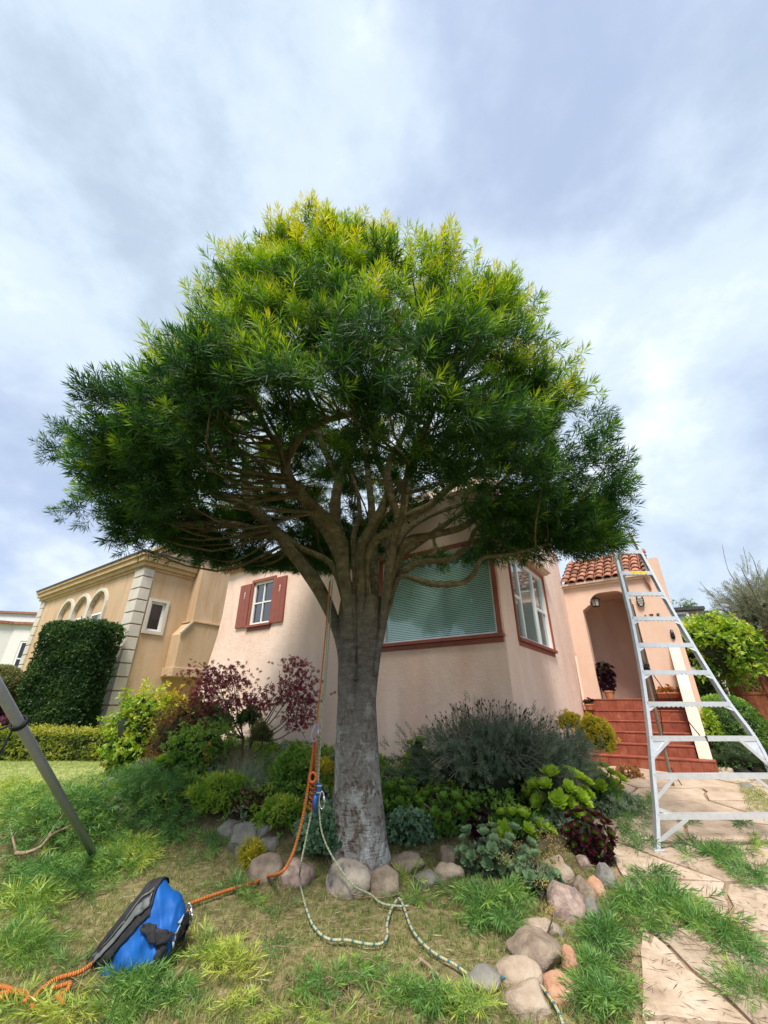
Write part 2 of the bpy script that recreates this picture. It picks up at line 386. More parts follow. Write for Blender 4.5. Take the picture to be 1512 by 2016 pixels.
# per-object colour variation for the tiles
t = M_tile.node_tree; oi = t.nodes.new('ShaderNodeObjectInfo'); hs = t.nodes.new('ShaderNodeHueSaturation')
bs = t.nodes['Principled BSDF']; lk = bs.inputs['Base Color'].links[0]; t.links.new(lk.from_socket, hs.inputs['Color'])
mr = t.nodes.new('ShaderNodeMapRange'); mr.inputs[3].default_value = .6; mr.inputs[4].default_value = 1.35
t.links.new(oi.outputs['Random'], mr.inputs[0]); t.links.new(mr.outputs[0], hs.inputs['Value']); t.links.new(hs.outputs[0], bs.inputs['Base Color'])
def tile_roof(parent, O, A, Bk, a0, a1, rows, z0, rise, cols_pitch=.185, name='roof', over=.06):
    """O origin, A along the eave, Bk horizontal direction up the slope"""
    L = .30; ang = math.atan2(rise, 1)
    Av = Vector((*A, 0)); Bv = Vector((*Bk, 0)); up = Bv*math.cos(ang)+Vector((0, 0, 1))*math.sin(ang); nrm = Av.cross(up)
    if nrm.z < 0: nrm = -nrm
    Ox = Vector((O[0], O[1], z0)); mb = MB()
    tot = rows*L
    c = [Ox+Av*a0-up*over*.3, Ox+Av*a1-up*over*.3, Ox+Av*a1+up*tot, Ox+Av*a0+up*tot]
    mb.add(c+[p-nrm*.07 for p in c], CUBEF)
    rf = part(mb, name, M_tile, parent)
    base = Vector((0, 0, 0)); p = rf
    while p: base += p.location; p = p.parent
    X = up.cross(nrm); n = int((a1-a0)/cols_pitch)
    sg = 1 if X.dot(Av) > 0 else -1
    cnt = 0
    for r_ in range(rows):
        for k in range(n+1):
            a = a0+k*(a1-a0)/n
            o = link('roof_tile', TILE, rf); pos = Ox+Av*(a+random.uniform(-.006, .006))+up*(r_*L-over+random.uniform(-.012, .012))+nrm*(.012+.004*r_*0+random.uniform(0, .008))
            Mx = Matrix((X, up, nrm)).transposed().to_4x4(); Mx = Mx @ Matrix.Rotation(random.uniform(-.03, .03), 4, 'Z') @ Matrix.Rotation(R(-3.2), 4, 'X')
            Mx.translation = pos-base; o.matrix_local = Mx; cnt += 1
    return rf
tile_roof(house, FR(0, -.10, 0), U, V, 2.85, 6.98, 5, 3.07, .42)
# trim: cove under the side window head, chamfer
mb = MB(); box(mb, (.50, -.16, 2.50), (2.86, -.002, 2.60), 0, SR); box(mb, (.56, -.11, 2.462), (2.82, -.002, 2.499), 0, SR)
part(mb, 'window_hood', M_cream, house, bevel=.01)
def window(parent, fr, a0, a1, z0, z1, bars, trim=.065, glass=M_glass, name='window', blind=True, sill=None, sgn=-1, framew=.04, proud=.03, drop=0, vents=()):
    """frame set in the opening; bars = list of ('v',a,w) or ('h',a0,a1,z,w)"""
    w = empty(name, parent=parent)
    mb = MB(); t = trim
    if trim:
        box(mb, (a0-t, -proud, z0-0.002), (a0-.001, .10, z1+t), 0, fr); box(mb, (a1+.001, -proud, z0-.002), (a1+t, .10, z1+t), 0, fr)
        box(mb, (a0-.001, -proud, z1+.001), (a1+.001, .10, z1+t), 0, fr)
        part(mb, 'casing', M_maroon, w, bevel=.004)
    if sill:
        mb = MB(); box(mb, (a0-t-sill[1], -sill[0], z0-.055), (a1+t+sill[1], .10, z0-.004), 0, fr)
        box(mb, (a0-t-sill[1]+.02, -sill[0]+.05, z0-.125), (a1+t+sill[1]-.02, -.002, z0-.056), 0, fr); part(mb, 'sill', M_maroon, w, bevel=.005)
    f = framew; mb = MB()
    box(mb, (a0, .02, z0), (a0+f, .09, z1), 0, fr); box(mb, (a1-f, .02, z0), (a1, .09, z1), 0, fr)
    box(mb, (a0+f+.0005, .021, z0), (a1-f-.0005, .089, z0+f), 0, fr); box(mb, (a0+f+.0005, .021, z1-f), (a1-f-.0005, .089, z1), 0, fr)
    part(mb, 'frame', M_white, w)
    for b_ in bars:
        mb = MB()
        if b_[0] == 'v': box(mb, (b_[1]-b_[2]/2, .025, (b_[3] if len(b_) > 3 else z0+f)+.001), (b_[1]+b_[2]/2, .085, (b_[4] if len(b_) > 3 else z1-f)-.001), 0, fr)
        else: box(mb, (b_[1]+.001, .028, b_[3]-b_[4]/2), (b_[2]-.001, .082, b_[3]+b_[4]/2), 0, fr)
        part(mb, 'glazing_bar', M_white, w)
    mb = MB(); box(mb, (a0+f*.5, .052, z0+f*.5), (a1-f*.5, .058, z1-f*.5), 0, fr); part(mb, 'pane', glass, w)
    if blind:
        mb = MB(); z = z0+.03
        while z < z1-.02:
            c = [fr(a0+.02, .086, z), fr(a1-.02, .086, z), fr(a1-.02, .092, z+.0205), fr(a0+.02, .092, z+.0205)]
            mb.add(c, [(0, 1, 2, 3)]); z += .029
        tag(part(mb, 'blind', M_blind, w), kind='stuff')
    mb = MB(); box(mb, (a0-.05, .24, z0-.05), (a1+.05, .30, z1+.05), 0, fr); part(mb, 'interior', M_inside, w)
    return w
window(house, FR, .10, 2.14, .95, 2.38, [], trim=.07, sill=(.09, .03), framew=.032)
window(house, SR, .62, 2.64, .96, 2.37, [('v', 1.10, .07), ('v', 1.98, .07), ('h', .66, 1.065, 1.66, .045), ('h', 2.015, 2.6, 1.66, .045)], trim=.055, sill=(.06, .0), framew=.045)
window(house, FR, 5.14, 5.82, 1.63, 2.60, [('v', 5.48, .03), ('h', 5.17, 5.465, 2.12, .03), ('h', 5.495, 5.79, 2.12, .03)], trim=.07, glass=M_glassd, blind=False, sill=(.07, .0), framew=.05)
for a0, a1, cz in ((5.895, 6.28, 6.08), (4.70, 5.065, 4.88)):
    sh = empty('shutter', parent=house)
    mb = MB(); w3 = (a1-a0)/3
    for k in range(3): 
        box(mb, (a0+k*w3+.002, -.045, 1.60), (a0+(k+1)*w3-.002, -.004, 2.60), 0, FR)
    part(mb, 'shutter_boards', M_maroon, sh, bevel=.003)
    # small cut-out ornament
    mb = MB()
    for (da, dz, r) in ((0, .06, .022), (0, .0, .018), (.012, -.045, .014)):
        vs = [FR(cz+da+math.cos(q)*r, -.0475, 2.33+dz+math.sin(q)*r*1.3) for q in np.linspace(0, 2*math.pi, 9)[:-1]]
        vs2 = [FR(cz+da+math.cos(q)*r, -.044, 2.33+dz+math.sin(q)*r*1.3) for q in np.linspace(0, 2*math.pi, 9)[:-1]]
        mb.add(vs+vs2, [tuple(range(8)), tuple(range(15, 7, -1))]+[(k, (k+1) % 8, 8+(k+1) % 8, 8+k) for k in range(8)])
    part(mb, 'ornament', M_cream, sh)
# porch block
PO = (C0[0]+V[0]*4.58, C0[1]+V[1]*4.58); A2 = (.8155, -.5788)
PR = frame_of(PO, A2, V)
arch = [(.34, .14), (1.38, .14), (1.38, 2.02)]
for q in np.linspace(0, 90, 7): arch.append((1.30-.22+math.cos(R(q))*.22+.0, 2.12+math.sin(R(q))*.25))
for q in np.linspace(90, 180, 7): arch.append((.78+math.cos(R(q))*.26, 2.12+math.sin(R(q))*.25))
arch += [(.50, 2.12), (.455, 2.09), (.40, 2.05), (.35, 2.02), (.34, 1.98)]
mb = MB(); plate(mb, [(0.002, -1.1), (2.07, -1.1), (2.07, 2.98), (1.80, 2.98), (1.80, 2.555), (.002, 2.555)], [arch], .24, PR)
part(mb, 'porch_wall', M_pink2, house)
mb = MB(); box(mb, (-.1, 1.35, -.1), (1.9, 1.45, 2.55), 0, PR); box(mb, (.02, .245, -.1), (.12, 1.34, 2.54), 0, PR); box(mb, (1.83, .245, -1.1), (2.065, 3.2, 2.97), 0, PR)
box(mb, (.125, .245, 2.44), (1.825, 1.34, 2.54), 0, PR); part(mb, 'porch_recess', M_pink, house)
mb = MB(); box(mb, (.1, -.02, .05), (1.85, 2.2, .137), 0, PR); part(mb, 'porch_floor', M_step, house)
mb = MB(); box(mb, (1.40, .30, .14), (1.46, 1.1, 2.1), 0, PR); part(mb, 'door_jamb', M_maroon, house)
mb = MB(); box(mb, (-.03, -.10, 2.60), (1.84, .10, 2.66), 0, PR); box(mb, (-.0, -.06, 2.557), (1.82, .10, 2.599), 0, PR); part(mb, 'gutter', M_cream, house, bevel=.012)
mb = MB(); tube(mb, [PR(1.72, -.06, 2.56), PR(1.74, -.05, 2.46), PR(1.77, -.035, 2.38), PR(1.78, -.035, 2.28)], .022, 8); part(mb, 'downspout', M_maroon, house)
tile_roof(house, PR(0, -.06, 0), A2, V, .06, 1.78, 6, 2.67, .62)
mb = MB(); box(mb, (.01, 1.40, 3.30), (1.85, 1.55, 3.62), 0, PR); part(mb, 'ridge_wall', M_maroon, house)
# wall lamp, numbers, vent
def disc_prism(mb, fr, ca, cz, ra, rz, d0, d1, n=16, mi=0, inner=0):
    qs = np.linspace(0, 2*math.pi, n+1)[:-1]
    v = [fr(ca+math.cos(q)*ra, d0, cz+math.sin(q)*rz) for q in qs]+[fr(ca+math.cos(q)*ra, d1, cz+math.sin(q)*rz) for q in qs]
    mb.add(v, [tuple(range(n)), tuple(range(2*n-1, n-1, -1))]+[(k, (k+1) % n, n+(k+1) % n, n+k) for k in range(n)], mi)
lm = empty('bulkhead_lamp', PR(1.53, -.0, 2.07), 'black oval bulkhead lamp on the salmon wall right of the porch arch', 'lamp')
mb = MB(); tube(mb, [PR(1.53+math.copysign(abs(math.cos(q))**.7, math.cos(q))*.06, -.05, 2.07+math.copysign(abs(math.sin(q))**.7, math.sin(q))*.115) for q in np.linspace(0, 2*math.pi, 25)], .013, 6)
for dz in (-.05, 0, .05): bar(mb, PR(1.475, -.075, 2.07+dz), PR(1.585, -.075, 2.07+dz), .008, .008)
part(mb, 'cage', mat('black_metal', (.02, .02, .022), .45), lm, smooth=True)
mb = MB(); disc_prism(mb, PR, 1.53, 2.07, .052, .105, -.065, -.003); part(mb, 'lens', mat('ribbed_lens', (.55, .56, .52), .2), lm, smooth=False)
fc = bpy.data.curves.new('n', 'FONT'); fc.size = .17; fc.extrude = .006; fc.space_character = 1.25
def text_mesh(s, size, ext=.006, spc=1.25):
    fc = bpy.data.curves.new('n', 'FONT'); fc.body = s; fc.size = size; fc.extrude = ext; fc.space_character = spc
    o = bpy.data.objects.new('n', fc); COL.objects.link(o); dg = bpy.context.evaluated_depsgraph_get(); me = bpy.data.meshes.new_from_object(o.evaluated_get(dg))
    bpy.data.objects.remove(o); return me
hn = empty('house_number', PR(1.49, -.012, 1.66), 'black house number digits fixed on the salmon wall below the oval lamp', 'house number')
for k, ch in enumerate('475'):
    me = text_mesh(ch, .17); me.materials.clear(); me.materials.append(MATS['black_metal']); o = link('digit', me, hn)
    X = Vector((*A2, 0)); o.matrix_local = Matrix((X, Vector((0, 0, 1)), X.cross(Vector((0, 0, 1))))).transposed().to_4x4(); o.location = X*(k*.125)
pl_ = empty('porch_lantern', PR(.62, .14, 2.36), 'black iron lantern hanging under the porch arch', 'lantern')
mb = MB(); c = Vector(PR(.62, .14, 2.16))
def frus(mb, c, r0, r1, z0, z1, n=6, mi=0):
    v = [c+Vector((math.cos(2*math.pi*k/n)*r0, math.sin(2*math.pi*k/n)*r0, z0)) for k in range(n)]+[c+Vector((math.cos(2*math.pi*k/n)*r1, math.sin(2*math.pi*k/n)*r1, z1)) for k in range(n)]
    mb.add(v, [tuple(range(n-1, -1, -1)), tuple(range(n, 2*n))]+[(k, (k+1) % n, n+(k+1) % n, n+k) for k in range(n)], mi)
frus(mb, c, .13, .06, .09, .14); frus(mb, c, .02, .02, .14, .20); frus(mb, c, .075, .08, -.07, -.055)
for k in range(6):
    q = 2*math.pi*k/6; bar(mb, c+Vector((math.cos(q)*.075, math.sin(q)*.075, -.06)), c+Vector((math.cos(q)*.105, math.sin(q)*.105, .09)), .01, .01)
part(mb, 'lantern_frame', MATS['black_metal'], pl_); mb = MB(); frus(mb, c, .068, .095, -.055, .088); part(mb, 'lantern_glass', mat('milky_glass', (.40, .38, .33), .3), pl_)
mb = MB(); tube(mb, [PR(1.93, -.02, 1.42), PR(1.93, -.035, 1.36), PR(1.93, -.03, 1.28)], [.02, .035, .028], 8); disc_prism(mb, PR, 1.93, 1.30, .04, .07, -.02, -.003)
tag(part(mb, 'wall_bell', MATS['black_metal'], None), 'small dark wall fitting at the right edge of the salmon porch wall', 'wall fitting')
# steps
st = empty('porch_steps', PR(.9, -1.2, -.96), 'flight of six brick red tiled steps leading up to the porch', 'steps')
zs = [.139, -.07, -.25, -.43, -.61, -.79, -1.02]
for k in range(6):
    d0 = -.245*k-.02; w1 = 1.78 if k < 5 else 2.02
    mb = MB(); box(mb, (.004, d0-.005 if k else -.018, zs[k+1]-.2), (w1, -.021 if k == 0 else d0+.26, zs[k]-.03), 0, PR)
    if k: part(mb, 'step_core', M_mortar, st)
    mb = MB(); box(mb, (.002, d0-.03, zs[k]-.028), (w1+.004, d0+.235, zs[k]+.001), 0, PR); part(mb, 'tread', M_step, st, bevel=.008)
    a = .006
    while a < w1-.02:
        w_ = min(.152, w1-a-.003); mb = MB(); e = random.uniform(0, .003)
        box(mb, (a, d0-.018-e, zs[k+1]+.004), (a+w_-.004, d0-.0052, zs[k]-.0285), 0, PR); part(mb, 'riser_tile', M_step, st); a += .152
# sloping cheek wall on the right of the steps
mb = MB(); prof = [(-1.16, -.788), (-1.08, -.60), (-.62, .28), (-.30, .62), (-.001, 1.14), (-.001, -.788)]
v = []
for s_ in (1.80, 1.985):
    for d, z in prof: v.append(PR(s_, d, z))
n = len(prof); mb.add(v, [tuple(range(n)), tuple(range(2*n-1, n-1, -1))]+[(k, n+k, n+(k+1) % n, (k+1) % n) for k in range(n)])
tag(part(mb, 'cheek_wall', M_pink, None, bevel=.012), 'low sloping pink stucco cheek wall along the right side of the steps', 'cheek wall')
bpy.data.objects['cheek_wall']['category'] = 'wall'
mb = MB(); bar(mb, SR(4.2, -.05, .02), SR(4.42, -.02, 1.0), .035, .03, (1, 0, 0))
tag(part(mb, 'wooden_strip', M_cream, None), 'pale wooden strip leaning upright on the side wall beside the steps', 'wooden strip')

# ------------------------------------------------------------------ tan neighbour house
CB = (-7.05, 11.7); BF = frame_of(CB, U, V); BS = lambda a, d, z: BF(d, a, z)
tan = empty('tan_house', (CB[0], CB[1], -.95), 'tan stucco house with pale corner quoins, arched windows and chimney', 'house')
def archp(a0, a1, zb, zt, n=9):
    r = (a1-a0)/2; c = (a0+a1)/2; pts = [(a0, zb), (a1, zb)]
    for q in np.linspace(0, 180, n): pts.append((c+math.cos(R(q))*r, zt-r+math.sin(R(q))*r))
    return pts
ARCS = [(2.02, 3.14), (3.32, 4.40), (4.60, 5.62)]
mb = MB(); plate(mb, rect(0, 8.0, -1.3, 3.98), [archp(a, b_, 1.5, 3.40) for a, b_ in ARCS], .22, BF); part(mb, 'front_wall', M_tan, tan)
mb = MB(); plate(mb, rect(.222, 6.5, -1.3, 3.98), [rect(.40, .84, 1.97, 2.80)], .22, BS); part(mb, 'side_wall', M_tan, tan)
mb = MB(); box(mb, (1.4, 1.6, 3.9), (7.5, 7.5, 5.35), 0, BF); part(mb, 'rear_storey', M_tan, tan)
mb = MB(); box(mb, (.22, .25, -1.3), (7.8, .60, 1.2), 0, BF); part(mb, 'inner_wall', M_inside, tan)
# cornice profile stepped out
for nm, lv, mm in (('cornice', [(3.70, 3.78, .05), (3.78, 3.90, .12), (3.90, 4.05, .20), (4.05, 4.14, .25)], M_ochretrim), ('roof_edge', [(4.142, 4.19, .28)], M_dark)):
    mb = MB()
    for z0, z1, e in lv:
        box(mb, (-e, -e, z0+.001), (8.0+e, -.002 if z0 < 3.95 else .2, z1), 0, BF); box(mb, (-e, (0 if z0 < 3.95 else .202), z0+.001), (-.002 if z0 < 3.95 else .1, 1.52 if z1 < 9 else 1.52, z1), 0, BF)
        box(mb, (-e, 2.62, z0+.001), (-.002 if z0 < 3.95 else .1, 4.6, z1), 0, BF)
    part(mb, nm, mm, tan)
mb = MB()
for z0, z1, e in ((5.05, 5.15, .06), (5.15, 5.30, .14), (5.30, 5.42, .20)):
    box(mb, (1.4-e, 1.6-e, z0+.001), (7.6, 1.6-.002, z1), 0, BF); box(mb, (1.4-e, 1.6-.001, z0+.001), (1.398, 7.5, z1), 0, BF)
part(mb, 'rear_cornice', M_ochretrim, tan)
# quoins
z = -1.0; k = 0
while z < 3.6:
    for (f_, w_) in ((0, .50), (1, .26)):
        pass
    h = .345; mb = MB(); wf = .50; ws = .26
    v = [(-.05, -.05), (wf, -.05), (wf, -.002), (-.002, -.002), (-.002, ws), (-.05, ws)]
    vs = [BF(a, d, z+.0) for a, d in v]+[BF(a, d, z+h-.035) for a, d in v]
    mb.add(vs, [tuple(range(5, -1, -1)), tuple(range(6, 12))]+[(i, (i+1) % 6, 6+(i+1) % 6, 6+i) for i in range(6)])
    part(mb, 'quoin', M_quoin, tan, bevel=.008)
    mb = MB(); box(mb, (7.62, -.05, z), (8.04, -.002, z+h-.035), 0, BF); part(mb, 'quoin', M_quoin, tan)
    z += h
# arched windows
for a, b_ in ARCS:
    w = empty('arched_window', parent=tan); mb = MB(); o_ = archp(a-.09, b_+.09, 1.42, 3.49, 13); i_ = archp(a+.005, b_-.005, 1.505, 3.395, 13)
    plate(mb, o_, [i_], .13, lambda q, d, z: BF(q, d-.07, z)); part(mb, 'surround', M_quoin, w)
    c = (a+b_)/2; r = (b_-a)/2; mb = MB(); pts = []
    zt = 2.72
    pts = [(a, zt), (b_, zt)]+[(c+math.cos(R(q))*r, 3.40-r+math.sin(R(q))*r) for q in np.linspace(0, 180, 11)]
    plate(mb, pts, [], .05, lambda q, d, z: BF(q, d+.08, z)); part(mb, 'tympanum', M_tan, w)
    mb = MB()
    for x0, x1, z0, z1 in ((a, a+.05, 1.5, zt), (b_-.05, b_, 1.5, zt), (a+.051, b_-.051, zt-.055, zt-.001), (a+.051, b_-.051, 1.5, 1.55)): box(mb, (x0, .08, z0), (x1, .13, z1), 0, BF)
    part(mb, 'frame', M_white, w); mb = MB(); box(mb, (a+.03, .10, 1.52), (b_-.03, .106, zt-.03), 0, BF); part(mb, 'pane', M_glass, w)
    mb = MB(); box(mb, (a-.02, .19, 1.4), (b_+.02, .21, 2.9), 0, BF); part(mb, 'interior', M_inside, w)
window(tan, BS, .40, .84, 1.97, 2.80, [], trim=0, blind=False, framew=.055, glass=M_glassd)
mb = MB()
for x0, x1, z0, z1 in ((.31, .398, 1.88, 2.88), (.842, .93, 1.88, 2.88), (.399, .841, 2.802, 2.88), (.399, .841, 1.88, 1.968)): box(mb, (x0, -.05, z0), (x1, -.002, z1), 0, BS)
part(mb, 'window_surround', M_quoin, tan)
# chimney stack on the side wall
ch = empty('chimney', parent=tan)
mb = MB(); PS = [(1.55, 2.30), (1.55, 4.50), (2.60, 4.50), (2.60, 2.30)]
box(mb, (1.56, -.42, 2.28), (2.58, -.003, 4.50), 0, BS); part(mb, 'stack', M_tan, ch)
mb = MB(); v = [(1.22, 1.0), (1.22, 1.92), (1.50, 2.30), (2.66, 2.30), (2.66, 1.0)]; vs = [BS(a, -.52, z) for a, z in v]+[BS(a, -.003, z) for a, z in v]
mb.add(vs, [tuple(range(4, -1, -1)), tuple(range(5, 10))]+[(i, (i+1) % 5, 5+(i+1) % 5, 5+i) for i in range(5)]); part(mb, 'firebox', M_tan, ch)
mb = MB(); box(mb, (1.16, -.58, .76), (2.70, -.003, .998), 0, BS); part(mb, 'ledge', M_tan, ch, bevel=.01); mb = MB(); box(mb, (1.46, -.56, 2.302), (2.70, -.003, 2.36), 0, BS); part(mb, 'ledge', M_tan, ch, bevel=.01)
mb = MB(); bar(mb, BS(1.17, -.56, 1.94), BS(1.50, -.56, 2.33), .05, .05, (0, 0, 1)); part(mb, 'shoulder_cap', M_quoin, ch)
mb = MB(); box(mb, (1.44, -.55, 4.502), (2.72, .3, 4.66), 0, BS); part(mb, 'cap', M_dark, ch)
mb = MB(); box(mb, (2.3, -.02, -.5), (2.9, -.003, .18), 0, BS); part(mb, 'base_panel', M_white, tan)
w = empty('window', parent=tan); mb = MB()
RW = lambda a, d, z: BF(1.4+d, a, z)
for x0, x1, z0, z1 in ((2.3, 2.4, 3.9, 5.0), (3.3, 3.4, 3.9, 5.0), (2.401, 3.299, 4.9, 5.0)): box(mb, (x0, -.06, z0), (x1, -.002, z1), 0, RW)
part(mb, 'frame', M_white, w); mb = MB(); box(mb, (2.41, -.03, 3.95), (3.29, -.004, 4.89), 0, RW); part(mb, 'pane', M_glassd, w)

# ------------------------------------------------------------------ white house far left
CW = (-16.7, 19.0); wh = empty('white_house', (*CW, -1.0), 'white stucco house with a thin red tile edge behind the round bush', 'house')
WF = frame_of(CW, (.97, .24), (-.24, .97)); WL = frame_of(CW, (-.80, -.60), (-.60, .80))
mb = MB(); plate(mb, rect(0, 6, -1.5, 3.35), [rect(.45, 1.35, 1.1, 2.65), rect(1.5, 2.0, 1.1, 2.65)], .2, WF); part(mb, 'front_wall', mat('white_stucco', (.66, .64, .62), .85, var=(.72, .71, .69), vscale=3, bump=.2), wh)
mb = MB(); plate(mb, rect(0, 4, -1.5, 3.35), [rect(.6, 3.2, 1.1, 2.55)], .2, WL); part(mb, 'bay_wall', MATS['white_stucco'], wh)
mb = MB(); box(mb, (-.1, -.15, 3.352), (6, .25, 3.46), 0, WF); box(mb, (.1, -.15, 3.352), (4.1, .25, 3.46), 0, WL); part(mb, 'tile_edge', M_tile, wh)
mb = MB(); box(mb, (-6, 2.5, 0), (2.2, 6, 4.25), 0, WF); part(mb, 'upper_wall', MATS['white_stucco'], wh)
mb = MB(); box(mb, (-6.1, 2.4, 4.252), (2.3, 6, 4.36), 0, WF); part(mb, 'roof', M_tile, wh)
M_w = M_white
window(wh, WF, .45, 1.35, 1.1, 2.65, [('v', .90, .06), ('h', .53, .868, 1.9, .05), ('h', .932, 1.27, 1.9, .05)], trim=0, blind=False, glass=M_glassd, framew=.08)
window(wh, WF, 1.5, 2.0, 1.1, 2.65, [('h', 1.58, 1.92, 1.9, .05)], trim=0, blind=False, glass=M_glassd, framew=.08)
window(wh, WL, .6, 3.2, 1.1, 2.55, [('v', 1.45, .08), ('v', 2.3, .08)], trim=0, blind=False, glass=M_glass, framew=.08)

# ------------------------------------------------------------------ foliage engine (numpy)
def norm(a): return a/np.maximum(np.linalg.norm(a, axis=-1, keepdims=True), 1e-9)
def frames(d, r=None):
    """rotation matrices whose z column is d, random roll"""
    d = norm(np.asarray(d, float)); n = len(d)
    ref = np.tile([0., 0., 1.], (n, 1)); ref[np.abs(d[:, 2]) > .95] = [1., 0., 0.]
    x = norm(np.cross(ref, d)); y = np.cross(d, x)
    if r is None: r = rng.uniform(0, 2*math.pi, n)
    c, s = np.cos(r)[:, None], np.sin(r)[:, None]
    return np.stack([x*c+y*s, -x*s+y*c, d], axis=2)
class Tmpl:
    def __init__(s): s.v = []; s.q = []; s.t = []; s.n = 0
    def add(s, v, q, t):
        s.q += [[s.n+i for i in f] for f in q]; s.v += [list(map(float, p)) for p in v]; s.t += list(t); s.n += len(v)
    def fin(s): return np.array(s.v), np.array(s.q), np.array(s.t)
def blade(T, base, d, L, w, tint=(0, 0, 0, 0), nrm=None, droop=0, mid=.45):
    base = np.array(base, float); d = np.array(d, float); d /= np.linalg.norm(d)
    up = np.array(nrm if nrm is not None else (0, 0, 1.), float); sd = np.cross(d, up)
    if np.linalg.norm(sd) < 1e-3: sd = np.cross(d, (1., 0, 0))
    sd /= np.linalg.norm(sd); u2 = np.cross(sd, d)
    m = base+d*L*mid; tip = base+d*L-u2*droop*L
    T.add([base, m+sd*w/2+u2*w*.12, tip, m-sd*w/2+u2*w*.12], [(0, 1, 2, 3)], tint)
def sprig_conifer(n, L, leaf, w, spread=(35, 75), seed=0):
    r = random.Random(seed); T = Tmpl()
    for i in range(n):
        f = i/(n-1); z = L*(f**.9); a = i*2.39996+r.uniform(-.3, .3)
        th = R(spread[1]+(spread[0]-spread[1])*f*1.0)+r.uniform(-.2, .2)
        if f > .9: th *= .5
        d = (math.sin(th)*math.cos(a), math.sin(th)*math.sin(a), math.cos(th))
        ll = leaf*(.75+.35*math.sin(math.pi*min(1, f+.15)))*r.uniform(.85, 1.15)
        tt = .18*f
        blade(T, (0, 0, z), d, ll, w, (tt-.05, tt, tt+.12, tt), nrm=(r.uniform(-.4, .4), r.uniform(-.4, .4), 1), droop=r.uniform(-.05, .15))
    # stem
    T.add([(-.0018, 0, 0), (.0018, 0, 0), (.001, 0, L), (-.001, 0, L)], [(0, 1, 2, 3)], (.1, .1, .1, .1))
    return T.fin()
def scatter(name, tmpls, pos, Rm, sc, tint, material, parent=None, which=None, kind=None, smooth=False):
    pos = np.asarray(pos, float); n = len(pos); sc = np.broadcast_to(np.asarray(sc, float), (n,)); tint = np.broadcast_to(np.asarray(tint, float), (n,))
    if which is None: which = rng.integers(0, len(tmpls), n)
    VV = []; QQ = []; TT = []; off = 0
    for k, (tv, tq, tt) in enumerate(tmpls):
        idx = np.where(which == k)[0]
        if len(idx) == 0: continue
        v = np.einsum('nij,kj->nki', Rm[idx], tv)*sc[idx][:, None, None]+pos[idx][:, None, :]
        m_ = len(tv); q = (np.arange(len(idx))*m_)[:, None, None]+tq[None]+off
        VV.append(v.reshape(-1, 3)); QQ.append(q.reshape(-1, tq.shape[1])); TT.append((tint[idx][:, None]+tt[None]).ravel()); off += len(idx)*m_
    VV = np.concatenate(VV); QQ = np.concatenate(QQ); TT = np.concatenate(TT)
    base = Vector((0, 0, 0)); p = parent
    while p: base += p.location; p = p.parent
    VV = VV-np.array(base)
    me = bpy.data.meshes.new(name); nv = len(VV); nf = len(QQ); k = QQ.shape[1]
    me.vertices.add(nv); me.vertices.foreach_set('co', VV.astype(np.float32).ravel())
    me.loops.add(nf*k); me.loops.foreach_set('vertex_index', QQ.astype(np.int32).ravel())
    me.polygons.add(nf); me.polygons.foreach_set('loop_start', (np.arange(nf)*k).astype(np.int32)); me.polygons.foreach_set('loop_total', np.full(nf, k, np.int32))
    if smooth: me.polygons.foreach_set('use_smooth', np.ones(nf, bool))
    me.update(calc_edges=True); a = me.attributes.new('tint', 'FLOAT', 'POINT'); a.data.foreach_set('value', TT.astype(np.float32))
    me.materials.append(material); o = link(name, me, parent)
    if kind: o['kind'] = kind
    return o
def rdir(n):
    return norm(rng.normal(size=(n, 3)))

